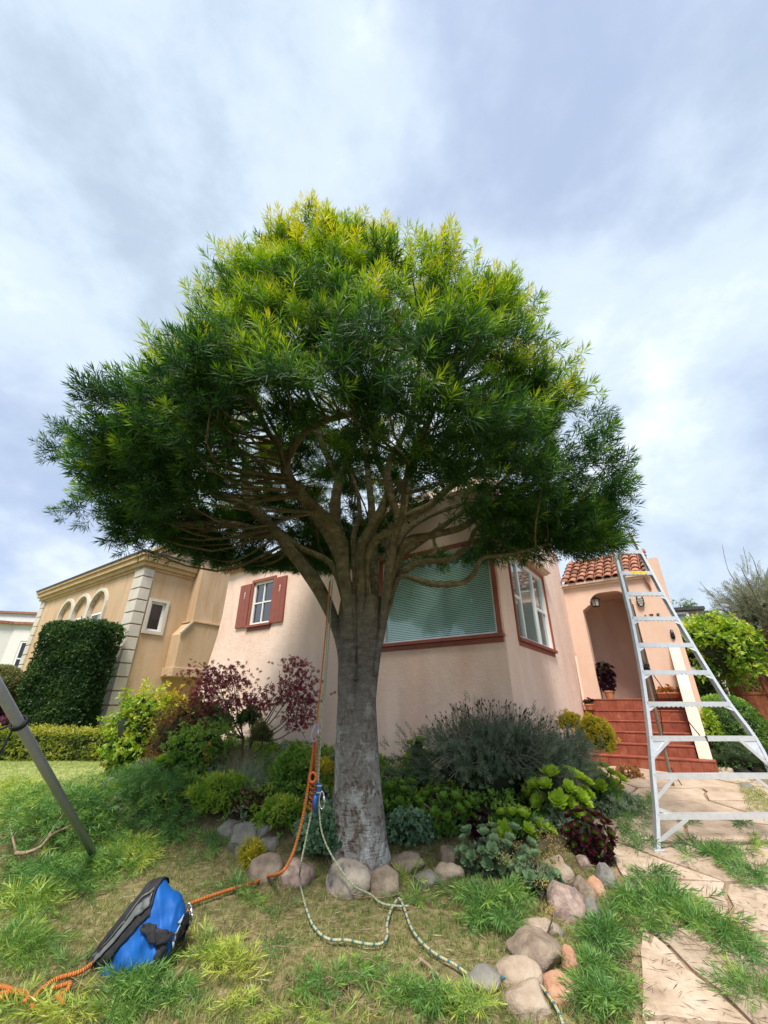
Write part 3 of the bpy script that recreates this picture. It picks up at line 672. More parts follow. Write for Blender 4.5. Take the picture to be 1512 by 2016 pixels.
# foliage materials: tint 0 old leaf .. 1 new growth; crown tint also holds painted top light and inner shade
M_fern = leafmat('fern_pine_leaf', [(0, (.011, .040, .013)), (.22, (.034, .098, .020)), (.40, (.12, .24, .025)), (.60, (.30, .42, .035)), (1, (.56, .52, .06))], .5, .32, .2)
M_clip = leafmat('cut_leaf', [(0, (.055, .14, .045)), (.4, (.14, .28, .07)), (.7, (.26, .39, .08)), (1, (.48, .52, .10))], .42, .3)
M_grass = leafmat('grass_blade', [(0, (.10, .18, .04)), (.4, (.21, .28, .08)), (.65, (.38, .37, .15)), (1, (.56, .47, .27))], .6, .3, .2)
M_bark = None
def barkmat():
    m = bpy.data.materials.new('grey_bark'); m.use_nodes = True; t = m.node_tree; b = t.nodes['Principled BSDF']; b.inputs['Roughness'].default_value = .9; b.inputs['Specular IOR Level'].default_value = .15
    tc = t.nodes.new('ShaderNodeTexCoord'); geo = t.nodes.new('ShaderNodeNewGeometry'); sp = t.nodes.new('ShaderNodeSeparateXYZ'); t.links.new(geo.outputs['Position'], sp.inputs[0])
    def nz(sc, det, scale=(1, 1, 1), rough=.65):
        mp = t.nodes.new('ShaderNodeMapping'); mp.inputs['Scale'].default_value = scale; t.links.new(tc.outputs['Object'], mp.inputs[0])
        n = t.nodes.new('ShaderNodeTexNoise'); n.inputs['Scale'].default_value = sc; n.inputs['Detail'].default_value = det; n.inputs['Roughness'].default_value = rough
        t.links.new(mp.outputs[0], n.inputs['Vector']); return n.outputs['Fac']
    def ramp(f, st):
        r = t.nodes.new('ShaderNodeValToRGB'); t.links.new(f, r.inputs[0]); cr = r.color_ramp
        cr.elements[0].position = st[0][0]; cr.elements[0].color = (*st[0][1], 1); cr.elements[1].position = st[-1][0]; cr.elements[1].color = (*st[-1][1], 1)
        for p, c in st[1:-1]:
            e = cr.elements.new(p); e.color = (*c, 1)
        return r.outputs[0]
    def mx(f, a, c):
        x = t.nodes.new('ShaderNodeMix'); x.data_type = 'RGBA'; t.links.new(f, x.inputs[0]); t.links.new(a, x.inputs[6])
        if isinstance(c, tuple): x.inputs[7].default_value = (*c, 1)
        else: t.links.new(c, x.inputs[7])
        return x.outputs[2]
    grey = ramp(nz(9, 8, (1, 1, 2.2)), [(.3, (.08, .07, .06)), (.5, (.155, .14, .125)), (.7, (.25, .23, .205))])
    olive = ramp(nz(7, 6, (1, 1, 1.5)), [(.3, (.08, .068, .038)), (.55, (.16, .14, .072)), (.75, (.25, .23, .15))])
    mr = t.nodes.new('ShaderNodeMapRange'); mr.inputs[1].default_value = .55; mr.inputs[2].default_value = 1.25; t.links.new(sp.outputs[2], mr.inputs[0])
    base = mx(mr.outputs[0], grey, olive)
    mr2 = t.nodes.new('ShaderNodeMapRange'); mr2.inputs[1].default_value = .4; mr2.inputs[2].default_value = -.9; t.links.new(sp.outputs[2], mr2.inputs[0])
    # flaking bark plates: brown patches and pale lichen on the lower trunk
    vo = t.nodes.new('ShaderNodeTexVoronoi'); vo.inputs['Scale'].default_value = 17; vo.feature = 'F1'; 
    mpv = t.nodes.new('ShaderNodeMapping'); mpv.inputs['Scale'].default_value = (1, 1, .62); t.links.new(tc.outputs['Object'], mpv.inputs[0]); t.links.new(mpv.outputs[0], vo.inputs['Vector'])
    pl = ramp(vo.outputs['Color'], [(.25, (.15, .095, .07)), (.5, (.25, .20, .16)), (.75, (.40, .37, .34))])
    base = mx(mr2.outputs[0], base, mx(ramp(nz(30, 6), [(.42, (0, 0, 0)), (.6, (1, 1, 1))]), pl, (.40, .37, .34)))
    lich = ramp(nz(5.5, 10, (1, 1, .7), .75), [(.52, (0, 0, 0)), (.60, (.9, .9, .9))]); mm = t.nodes.new('ShaderNodeMath'); mm.operation = 'MULTIPLY'; t.links.new(lich, mm.inputs[0]); t.links.new(mr2.outputs[0], mm.inputs[1])
    base = mx(mm.outputs[0], base, (.62, .62, .60)); t.links.new(base, b.inputs['Base Color'])
    a = t.nodes.new('ShaderNodeMath'); a.operation = 'ADD'; t.links.new(nz(22, 7, (1, 1, 1)), a.inputs[0]); t.links.new(nz(9, 4, (.6, .6, 5)), a.inputs[1])
    a2 = t.nodes.new('ShaderNodeMath'); a2.operation = 'ADD'; t.links.new(a.outputs[0], a2.inputs[0]); t.links.new(vo.outputs['Distance'], a2.inputs[1])
    bp = t.nodes.new('ShaderNodeBump'); bp.inputs['Strength'].default_value = 1.0; bp.inputs['Distance'].default_value = .045; t.links.new(a2.outputs[0], bp.inputs['Height']); t.links.new(bp.outputs[0], b.inputs['Normal'])
    return m
M_bark = barkmat()

# ------------------------------------------------------------------ the big tree
TB = (-.20, 4.95)
tree = empty('fern_pine_tree', (TB[0], TB[1], H(*TB)), 'large dome crowned tree with a thick grey trunk standing in front of the house', 'tree')
TY = 4.95
def trunk():
    pts = [P(716, 1715, 4.93), P(714, 1660, 4.95), P(710, 1560, 4.95), P(708, 1460, 4.95), P(708, 1380, 4.95), P(712, 1300, 4.95), P(716, 1235, 4.95), P(722, 1180, 4.95)]
    pts[0].z -= .1
    rad = [.33, .275, .245, .226, .213, .238, .285, .27]
    sp = smoothpath(pts, 8); rr = np.interp(np.linspace(0, len(pts)-1, len(sp)), range(len(pts)), rad)
    n = 40; vs = []; 
    for i, p in enumerate(sp):
        f = i/(len(sp)-1)
        for k in range(n):
            a = 2*math.pi*k/n
            root = max(0, 1-i/7)*.17*max(0, math.cos(a*5+.7))+ .05*noise.noise(Vector((math.cos(a)*1.5, math.sin(a)*1.5, p[2]*2.0)))
            # deep fold where the two main stems join (camera side, a bit left of centre)
            aa = (a-R(262)+math.pi) % (2*math.pi)-math.pi
            gro = -.30*math.exp(-(aa/.16)**2)*sm(.42, .60, f)
            flu = .09*math.cos(6*a+1)*sm(.62, .95, f)
            r = rr[i]*(1+root+gro+flu); vs.append((p[0]+math.cos(a)*r, p[1]+math.sin(a)*r*.95, p[2]))
    mb = MB(); fs = [(i*n+k, i*n+(k+1) % n, (i+1)*n+(k+1) % n, (i+1)*n+k) for i in range(len(sp)-1) for k in range(n)]
    fs += [tuple(range((len(sp)-1)*n, len(sp)*n))]; mb.add(vs, fs); part(mb, 'trunk', M_bark, tree, smooth=True)
trunk()
# limbs: (pixels traced on the photograph, start depth, end depth, start width, end width in photo px)
LIMBS = [
 ([(684, 1330), (668, 1240), (631, 1157), (581, 1091), (545, 1044), (498, 998), (486, 945), (483, 900), (440, 850)], 4.88, 5.7, 46, 16),
 ([(548, 1046), (480, 1035), (430, 1025), (385, 1005), (360, 980), (300, 950)], 5.2, 5.9, 20, 8),
 ([(500, 1000), (465, 985), (440, 978), (400, 955), (330, 925)], 5.35, 6.1, 17, 7),
 ([(700, 1340), (694, 1240), (680, 1120), (672, 1062), (652, 1030), (615, 992), (578, 950), (566, 915), (582, 880), (612, 845), (655, 825), (700, 812)], 4.84, 3.6, 50, 16),
 ([(566, 915), (552, 880), (528, 845), (512, 805), (495, 760)], 4.05, 3.9, 22, 10),
 ([(700, 1300), (690, 1180), (672, 1080), (664, 1000), (672, 945), (690, 900), (702, 850), (704, 790), (690, 720)], 4.95, 4.5, 40, 14),
 ([(668, 950), (650, 900), (632, 860), (622, 810), (600, 760)], 4.8, 4.5, 24, 10),
 ([(716, 1340), (716, 1240), (716, 1130), (717, 1077), (738, 1035), (757, 1000), (770, 955), (745, 900), (740, 850), (745, 780)], 4.80, 4.4, 46, 16),
 ([(757, 1000), (785, 965), (812, 930), (835, 880), (850, 830)], 4.7, 4.4, 18, 9),
 ([(742, 1330), (756, 1230), (768, 1140), (778, 1070), (788, 1024), (768, 960), (770, 910), (790, 872), (808, 830), (822, 780), (830, 700)], 4.84, 4.0, 34, 12),
 ([(780, 1072), (794, 1027), (820, 1010), (851, 994), (888, 960), (930, 935), (960, 915), (1000, 890), (1040, 850)], 4.7, 4.1, 28, 12),
 ([(754, 1240), (776, 1130), (802, 1069), (851, 1054), (911, 1039), (950, 1012), (968, 992), (1010, 970), (1060, 950)], 4.85, 4.5, 30, 10),
 ([(765, 1180), (790, 1100), (820, 1075), (870, 1040), (915, 1008), (960, 975), (1010, 930)], 5.0, 5.3, 24, 9),
 ([(762, 1220), (786, 1140), (802, 1122), (836, 1105), (888, 1101), (926, 1073), (938, 1045), (960, 1030), (1000, 1010)], 4.9, 4.8, 26, 9),
 ([(768, 1180), (794, 1135), (851, 1149), (911, 1148), (937, 1129), (954, 1098), (1001, 1092), (1058, 1077), (1110, 1060), (1140, 1040)], 4.86, 4.5, 24, 6),
 ([(838, 1105), (862, 1085), (858, 1060), (870, 1030)], 4.9, 5.2, 14, 7),
 ([(735, 1280), (742, 1180), (738, 1080), (735, 1000), (728, 930), (722, 860), (715, 790)], 5.1, 5.8, 34, 12),
 ([(748, 1280), (765, 1180), (790, 1090), (800, 1000), (815, 930), (825, 870)], 5.15, 6.2, 32, 12),
 ([(700, 1250), (690, 1150), (650, 1060), (620, 1020), (590, 980), (560, 940)], 5.15, 6.6, 30, 10),
 ([(680, 1180), (655, 1110), (600, 1080), (560, 1050), (520, 1020)], 5.1, 6.4, 22, 9),
 ([(702, 1240), (704, 1130), (700, 1060), (712, 1010), (705, 960), (690, 920)], 5.05, 6.0, 24, 8),
 ([(782, 1100), (800, 1050), (840, 1020), (890, 1000), (930, 990), (990, 1000)], 5.05, 6.2, 20, 8),
 ([(730, 1200), (728, 1100), (748, 1060), (790, 1030), (800, 960), (812, 900), (850, 820), (900, 760)], 4.75, 3.4, 22, 10),
 ([(610, 990), (590, 960), (540, 940), (500, 900), (430, 870), (360, 850)], 4.4, 4.6, 18, 8),
]
skel = []
for pts, y0, y1, w0, w1 in LIMBS:
    n = len(pts); ps = [P(x, y, y0+(y1-y0)*(i/(n-1))**1.2) for i, (x, y) in enumerate(pts)]
    sp = smoothpath(ps, 5); m_ = len(sp); rad = []
    for i, q in enumerate(sp):
        f = i/(m_-1); w = (w0+(w1*.72-w0)*f**.62)*.86*(.50+.50*sm(.04, .28, f))
        depth = q[1]*cP+q[2]*sP; rad.append(w*.5/800*depth*(1+.06*noise.noise(Vector(q)*6)))
    mb = MB(); tube(mb, sp, rad, 12, wob=.12); part(mb, 'limb', M_bark, tree, smooth=True)
    skel += [np.array(q) for q in sp[6:]]
skel = np.array(skel)

# crown envelope
CC = np.array([-.66, 4.95, 2.45])
def renv(d):
    """radius vector of the crown surface for unit direction d (n,3)"""
    up = np.clip(d[:, 2], 0, 1); dn = np.clip(-d[:, 2], 0, 1)
    rx = np.where(d[:, 0] < 0, 2.93, 3.40); ry = np.where(d[:, 1] < 0, 2.62, 2.45); rz = np.where(d[:, 2] > 0, 4.22, .8)
    k = 1/np.sqrt((d[:, 0]/rx)**2+(d[:, 1]/ry)**2+(d[:, 2]/rz)**2)
    lump = np.array([noise.noise(Vector(q*2.1)+Vector((3.1, 0, 0)))*.13+noise.noise(Vector(q*5.0))*.12 for q in d])
    o_ = d*(k*(1+lump*(1-.55*up)))[:, None]; hz = np.clip((o_[:, 2]-.5)/2.6, 0, 1); fl_ = np.clip(-d[:, 0], 0, 1)*np.clip(-d[:, 1]+.15, 0, 1)*np.clip(o_[:, 2]*1.2, 0, 1); o_[:, :2] *= (1-.22*fl_)[:, None]; o_[:, 0] *= 1-np.where(d[:, 0] < 0, .22, .02)*hz; return o_
def crown_ok(p):
    dx = p[:, 0]-C0[0]; dy = p[:, 1]-C0[1]; u = dx*U[0]+dy*U[1]; v = dx*V[0]+dy*V[1]
    q = (p-CC)/np.array([3.62, 2.7, 3.9]); f = np.linalg.norm(q, axis=1); az = p[:, 1]-CC[1]
    # open underside: the hollow inside the dome, with its rim higher on the near side
    hollow = (f < .54) & (p[:, 2] < 4.6)
    rim = np.where(az < 0, 1.66+.56*np.clip(-az/2.2, 0, 1)**1.0*np.clip(1.3-np.abs(p[:, 0]+.4)/2.0, 0, 1), 1.75+.5*np.clip(az/2.5, 0, 1))
    bad = hollow | (p[:, 2] < rim)
    return ~bad & ~((v > -.15) & (u > -.15) & (p[:, 2] < 3.7)) & (p[:, 2] > 1.62) & ~((v > 1.2) & (u > .2) & (p[:, 2] < 4.8))
NCL = 1300
d = rdir(int(NCL*1.6)); d = d[(d[:, 2] > -.45)][:NCL]
rr = np.where(rng.random(len(d)) < .66, rng.uniform(.90, 1.0, len(d)), rng.uniform(.68, .9, len(d)))
cc = CC+renv(d)*rr[:, None]
ex = []
for x_, y_, Y_ in ((1165, 1060, 4.7), (1190, 1030, 4.7), (1195, 985, 4.8), (1140, 1085, 4.6), (1165, 1090, 4.9), (1110, 1085, 4.5), (1180, 1075, 5.1), (1195, 1010, 5.1), (1180, 1040, 4.3), (1215, 950, 4.5), (1150, 1050, 4.4), (1090, 1070, 4.6), (1150, 1095, 5.2), (1060, 1060, 4.7), (160, 880, 5.0), (200, 990, 4.9), (250, 1020, 5.0), (300, 1045, 4.8), (560, 1085, 5.6), (510, 1095, 5.5), (600, 1070, 5.9)):
    for _ in range(3): ex.append(np.array(P(x_, y_, Y_))+rng.normal(0, .12, 3))
ex = np.array(ex); cc = np.concatenate([cc, ex]); rr = np.concatenate([rr, np.full(len(ex), .93)]); d = np.concatenate([d, norm((ex-CC)*np.array([1, 1, .4]))])
# outward normals
on = norm(d/np.array([3.9, 2.85, 3.4]))
ok = crown_ok(cc); cc = cc[ok]; on = on[ok]; rr = rr[ok]; d = d[ok]
# keep the inside hollow behind the front rim so that limbs and sky show, as in the photograph
newg_lit = np.clip(.03+1.2*np.clip(on[:, 2], -.3, 1)*np.clip((rr-.62)/.3, 0, 1)+rng.normal(0, .26, len(cc)), 0, 1)  # new growth plus painted top light: upper, outer clumps lighter, inner ones darker
pos = []; dirs = []; tint = []; scl = []
for i in range(len(cc)):
    n = int(rng.uniform(18, 30)); rad = rng.uniform(.14, .29)
    q = rdir(n)*(rng.random((n, 1))**.45)*rad
    q[:, 2] *= .75
    outw = (q@on[i])/rad
    dd = norm(on[i]*.75+q/rad*.75+np.array([0, 0, .35+.25*on[i][2]])+rng.normal(0, .22, (n, 3)))
    pos.append(cc[i]+q); dirs.append(dd)
    topn = np.clip(.5*outw+.6*q[:, 2]/rad, -1, 1); tint.append(np.clip(.05+newg_lit[i]*(.42+.95*topn)+rng.normal(0, .06, n), 0, .95)); scl.append(rng.uniform(.6, 1.3, n))  # tint rises towards each clump's top, painting in light from above
# some shoots that stick out beyond the surface
d2 = rdir(700); d2 = d2[d2[:, 2] > -.25]; q = CC+renv(d2)*rng.uniform(1.0, 1.045, (len(d2), 1))
pos.append(q); dirs.append(norm(norm(d2)+np.array([0, 0, .5])+rng.normal(0, .2, (len(d2), 3)))); tint.append(np.clip(.30+.35*d2[:, 2]+rng.normal(0, .15, len(d2)), .05, .95)); scl.append(rng.uniform(.8, 1.25, len(d2)))
pos = np.concatenate(pos); dirs = np.concatenate(dirs); tint = np.concatenate(tint); scl = np.concatenate(scl)
ok = crown_ok(pos); pos = pos[ok]; dirs = dirs[ok]; tint = tint[ok]; scl = scl[ok]
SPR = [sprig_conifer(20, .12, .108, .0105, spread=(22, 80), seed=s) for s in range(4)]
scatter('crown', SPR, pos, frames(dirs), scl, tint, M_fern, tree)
print('crown sprigs', len(pos))
# twigs from the limbs to the clumps
mb = MB()
for i in range(0, len(cc), 2):
    dd = np.linalg.norm(skel-cc[i], axis=1); j = int(np.argmin(dd+np.where(skel[:, 2] > cc[i][2]+.2, .8, 0))); a = skel[j]; b_ = cc[i]; L = dd[j]
    if L > 2.6: 
        a = b_+(a-b_)*(1.8/L)*1.0 if rng.random() < .5 else a
    mid = (a+b_)/2+rng.normal(0, .07, 3)*L+np.array([0, 0, -.10*L]); pth = smoothpath([a, mid, b_], 3)
    tube(mb, pth, list(np.linspace(.010+.008*min(L, 2), .004, len(pth))), 5, cap=False)
tag(part(mb, 'twigs', M_bark, tree, smooth=True), kind='stuff')

# ------------------------------------------------------------------ leaf templates
def t_leaf(L=.05, w=.022, fold=.15, tip=.25):
    T = Tmpl(); h = w*fold
    T.add([(0, 0, 0), (w/2, h, L*.35), (w*.42, h, L*.65), (0, 0, L*.66), (0, 0, L), (-w*.42, h, L*.65), (-w/2, h, L*.35), (0, 0, L*.3)],
          [(0, 1, 2, 3), (0, 3, 5, 6), (3, 2, 4, 4), (3, 4, 4, 5)], [-.04, 0, .02, 0, .05, .02, 0, 0])
    v, q, t_ = T.fin()
    return v, np.array([[0, 1, 2, 3], [0, 3, 5, 6], [2, 4, 5, 3]]), t_
def t_diamond(L, w):
    return np.array([(0, 0, 0), (w/2, w*.12, L*.45), (0, 0, L), (-w/2, w*.12, L*.45)], float), np.array([[0, 1, 2, 3]]), np.array([-.04, 0, .05, 0])
def t_cluster(n, L, w, spread=1.0, R0=.0, up=.5, seed=0, simple=False):
    """a little bunch of leaves radiating from a point"""
    r = np.random.default_rng(seed); lv, lq, lt = t_diamond(L, w) if simple else t_leaf(L, w); d = norm(r.normal(size=(n, 3))*spread+np.array([0, 0, up])); Rm = frames(d)
    v = np.einsum('nij,kj->nki', Rm, lv)*r.uniform(.7, 1.15, (n, 1, 1))+(d*R0)[:, None, :]; k = len(lv)
    q = (np.arange(n)*k)[:, None, None]+lq[None]
    return v.reshape(-1, 3), q.reshape(-1, 4), np.tile(lt, n)+np.repeat(r.normal(0, .05, n), k)
def t_palmate(r_=.035):
    T = Tmpl()
    for i, a in enumerate((-110, -60, -20, 20, 60, 110)):
        a = R(a+random.uniform(-6, 6)); L = r_*(1.0 if abs(a) < 1 else .75 if abs(a) < 1.4 else .45); d = (math.sin(a), .0, math.cos(a)); s = (math.cos(a), 0, -math.sin(a)); w = r_*.13
        T.add([(0, 0, 0), (d[0]*L*.5+s[0]*w, .002, d[2]*L*.5+s[2]*w), (d[0]*L, -.004, d[2]*L), (d[0]*L*.5-s[0]*w, .002, d[2]*L*.5-s[2]*w)], [(0, 1, 2, 3)], (0, 0, .05, 0))
    return T.fin()
def t_strand(L, w, bend, n=4, seed=0):
    r = random.Random(seed); T = Tmpl(); v = []; 
    for i in range(n+1):
        f = i/n; x = bend*L*f*f; z = L*(f-.25*bend*f*f); ww = w*(1-f*.8)/2
        v += [(x, -ww, z), (x, ww, z)]
    T.add(v, [(2*i, 2*i+1, 2*i+3, 2*i+2) for i in range(n)], [i//2/n*.15 for i in range(len(v))]); return T.fin()
def ell_pts(c, r, n, shell=.55, lump=.18, zmin=-1, fq=2.2, seed=(0, 0, 0)):
    d = rdir(n*2); d = d[d[:, 2] > zmin][:n]
    k = np.array([1+lump*2*noise.noise(Vector(q*fq)+Vector(seed)) for q in d]); rad = rng.uniform(shell, 1, len(d))**.7
    return np.array(c)+d*np.array(r)*(k*rad)[:, None], d, rad
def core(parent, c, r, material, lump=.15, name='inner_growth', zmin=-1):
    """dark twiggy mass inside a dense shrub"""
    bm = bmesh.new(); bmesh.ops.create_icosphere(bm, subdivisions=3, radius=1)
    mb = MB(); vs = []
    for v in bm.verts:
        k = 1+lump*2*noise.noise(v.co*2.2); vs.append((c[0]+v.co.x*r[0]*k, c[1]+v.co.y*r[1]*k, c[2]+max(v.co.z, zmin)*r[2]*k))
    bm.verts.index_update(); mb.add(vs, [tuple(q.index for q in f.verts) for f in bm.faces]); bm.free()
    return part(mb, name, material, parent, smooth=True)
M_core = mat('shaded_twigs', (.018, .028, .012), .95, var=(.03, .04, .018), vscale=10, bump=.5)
M_stem = mat('brown_stem', (.09, .06, .04), .8, var=(.15, .11, .08), vscale=20)
def lm(name, dark, mid, light, **k): return leafmat(name, [(0, dark), (.5, mid), (1, light)], **k)
L_green = lm('green_leaf', (.05, .13, .025), (.15, .29, .05), (.34, .47, .10))
L_lime = lm('lime_leaf', (.08, .19, .025), (.26, .40, .05), (.55, .57, .10))
L_yellow = lm('yellow_leaf', (.12, .19, .02), (.38, .36, .04), (.62, .52, .07))
L_grey = lm('grey_green_leaf', (.09, .14, .08), (.22, .29, .17), (.40, .47, .33))
L_box = lm('boxwood_leaf', (.018, .05, .014), (.045, .10, .025), (.13, .20, .05))
L_hedge = lm('yellow_green_hedge_leaf', (.06, .10, .012), (.20, .25, .03), (.42, .40, .07))
L_red = lm('maroon_leaf', (.09, .016, .028), (.23, .04, .06), (.42, .12, .14))
L_rust = lm('rusty_leaf', (.10, .08, .03), (.24, .13, .05), (.42, .22, .09))
L_olive = lm('olive_leaf', (.07, .08, .025), (.16, .17, .055), (.30, .29, .12))
CL = {}
def clus(n, L, w, **k):
    key = (n, L, w)+tuple(sorted(k.items()))
    if key not in CL: CL[key] = [t_cluster(n, L, w, seed=s, **k) for s in range(3)]
    return CL[key]
def shrub(name, label, cat, c, r, n, material, leaf=(7, .05, .022), shell=.5, lump=.2, corescale=.72, cormat=None, zmin=-.6, up=.4, tintc=.5, group=None, kind=None, corename='inner_growth', tips=0, th=.9):
    """shrub standing on the ground at c (centre of the mass), radii r"""
    gz = min(H(c[0], c[1]), c[2]-r[2]*.5); o = empty(name, (c[0], c[1], gz), label, cat, group, kind)
    p, d, rad = ell_pts(c, r, n, shell, lump, zmin, seed=(c[0], c[1], 0))
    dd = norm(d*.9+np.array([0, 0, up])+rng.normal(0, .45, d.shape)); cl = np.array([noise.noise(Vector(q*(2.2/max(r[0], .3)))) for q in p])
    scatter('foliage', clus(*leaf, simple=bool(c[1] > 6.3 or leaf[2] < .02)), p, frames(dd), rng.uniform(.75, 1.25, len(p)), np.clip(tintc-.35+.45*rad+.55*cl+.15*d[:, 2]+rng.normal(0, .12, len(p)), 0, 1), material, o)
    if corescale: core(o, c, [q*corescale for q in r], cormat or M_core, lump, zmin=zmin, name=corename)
    return o
def stems(o, base, tips, r0=.012, r1=.004, material=None, name='stem', jit=.06):
    mb = MB()
    for t_ in tips:
        a = Vector(base); b_ = Vector(t_); m_ = a.lerp(b_, .5)+Vector(rng.normal(0, jit, 3)); pth = smoothpath([a, m_, b_], 4)
        tube(mb, pth, list(np.linspace(r0, r1, len(pth))), 6, cap=False)
    return part(mb, name, material or M_stem, o, smooth=True)
def gp(px, py, dz=0):
    g = G(px, py); g.z += dz; return g
def dpt(g): return g.y*cP+g.z*sP
def wpx(g, px): return px/800*dpt(g)

# ---- aeoniums: rosettes of fleshy leaves
def rosette_mesh(name, rad, nl, material, cup=.5, width=.34, seed=0):
    r = random.Random(seed); T = Tmpl()
    for i in range(nl):
        f = i/(nl-1); a = i*2.39996; el = R(82-70*f**.8*(1-cup*.25)); L = rad*(.28+.72*f**.75)*r.uniform(.92, 1.08); w = L*width*1.35+rad*.05
        d = Vector((math.cos(a)*math.cos(el), math.sin(a)*math.cos(el), math.sin(el))); s = Vector((-math.sin(a), math.cos(a), 0)); u = s.cross(d); u = u if u.z > 0 else -u
        b0 = Vector((0, 0, -rad*.12*f)); tn = (1-f)*.55
        def q(t_, ww, h): return b0+d*L*t_+s*w*ww+u*L*h
        v = [q(.0, -.12, 0), q(.0, .12, 0), q(.55, .40, .03), q(.55, 0, -.05), q(.55, -.40, .03), q(.86, .46, .09), q(.88, 0, .02), q(.86, -.46, .09), q(1, .16, .14), q(1.02, 0, .12), q(1, -.16, .14)]
        T.add(v, [(0, 1, 2, 3), (0, 3, 3, 4), (3, 2, 5, 6), (4, 3, 6, 7), (6, 5, 8, 9), (7, 6, 9, 10)], [tn, tn, tn, tn, tn, tn-.1, tn-.05, tn-.1, tn-.22, tn-.2, tn-.22])
    v, qd, tt = T.fin(); me = bpy.data.meshes.new(name)
    me.from_pydata(v.tolist(), [], [tuple(dict.fromkeys(f)) for f in qd.tolist()]); at = me.attributes.new('tint', 'FLOAT', 'POINT'); at.data.foreach_set('value', np.clip(tt+.3, 0, 1).astype(np.float32))
    me.materials.append(material); me.polygons.foreach_set('use_smooth', [True]*len(me.polygons)); return me
S_lime = leafmat('aeonium_green_leaf', [(0, (.40, .46, .06)), (.3, (.34, .48, .05)), (.6, (.42, .57, .08)), (1, (.58, .68, .16))], .35, .25)
S_dgreen = leafmat('aeonium_deep_leaf', [(0, (.18, .10, .04)), (.3, (.14, .27, .04)), (.6, (.21, .37, .05)), (1, (.34, .48, .09))], .35, .2)
S_purple = leafmat('aeonium_purple_leaf', [(0, (.05, .008, .018)), (.42, (.075, .012, .022)), (.58, (.07, .13, .02)), (1, (.22, .40, .06))], .3, .1)
S_black = leafmat('aeonium_black_leaf', [(0, (.018, .004, .010)), (.6, (.04, .008, .018)), (1, (.09, .03, .03))], .3, .1)
S_blue = leafmat('sedum_bluegreen_leaf', [(0, (.30, .27, .10)), (.3, (.17, .27, .14)), (.6, (.22, .33, .18)), (1, (.34, .46, .26))], .5, .2)
S_orange = leafmat('sedum_orange_leaf', [(0, (.35, .07, .02)), (.4, (.42, .16, .03)), (1, (.40, .34, .08))], .4, .2)
ROS = {k: [rosette_mesh('rosette', 1, n, m_, cup=c_, width=w_, seed=s) for s in range(2)] for k, n, m_, c_, w_ in
       (('lime', 46, S_lime, .6, .27), ('dgreen', 30, S_dgreen, .6, .30), ('purple', 40, S_purple, .5, .26), ('black', 36, S_black, .4, .22), ('blue', 28, S_blue, .7, .36), ('orange', 18, S_orange, .8, .42))}
def rosettes(name, label, cat, kind, c, r, n, rad, group=None, base=None, tilt=.6, under=None):
    """a mound of rosettes over an ellipsoid"""
    gz = base if base is not None else H(c[0], c[1]); o = empty(name, (c[0], c[1], gz), label, cat, group); got = []; tips = []
    tr = 0
    while len(got) < n and tr < n*60:
        tr += 1; d = rng.normal(size=3); d[2] = abs(d[2])*.95-.55; d[1] -= .5; d /= np.linalg.norm(d)
        p = np.array(c)+d*np.array(r)*rng.uniform(.86, 1.06); q = rad*rng.uniform(.7, 1.25)
        if any(np.linalg.norm(p-g[0]) < (q+g[1])*.62 for g in got): continue
        got.append((p, q)); dd = norm(d*tilt+np.array([0, -.1, .55])); Rm = frames(dd[None])[0]
        ob = link('rosette', ROS[kind][len(got) % 2], o); M4 = Matrix(Rm.tolist()).to_4x4() @ Matrix.Scale(q, 4); M4.translation = Vector(p)-o.location; ob.matrix_local = M4; tips.append(p-dd*q*.1)
    core(o, (c[0], c[1]+.02, c[2]-r[2]*.25), [r[0]*.62, r[1]*.62, max(r[2]*.6, (c[2]-gz)*.55)], M_core, .1)
    pz, dz_, rz_ = ell_pts((c[0], c[1]+.02, (c[2]+gz)/2), (r[0]*.82, r[1]*.82, max(r[2], (c[2]-gz)/2+r[2]*.5)*.85), int(420*r[0]/.3), .7, .1, -.9); pz[:, 2] = np.maximum(pz[:, 2], gz+.02)
    scatter('lower_leaves', clus(5, rad*.75, rad*.26, simple=True), pz, frames(norm(dz_+np.array([0, 0, .35])+rng.normal(0, .3, dz_.shape))), rng.uniform(.7, 1.2, len(pz)), np.clip(.30+rng.normal(0, .12, len(pz)), 0, 1), {'lime': L_green, 'dgreen': L_green, 'purple': S_purple, 'black': S_black, 'blue': L_grey, 'orange': S_orange}[kind], o)
    b_ = (c[0], c[1]+r[1]*.1, gz); tips = tips[:6]; stems(o, b_, tips, .016, .010, material=mat('succulent_stem', (.16, .12, .07), .8, var=(.24, .19, .11), vscale=20), jit=.03)
    return o

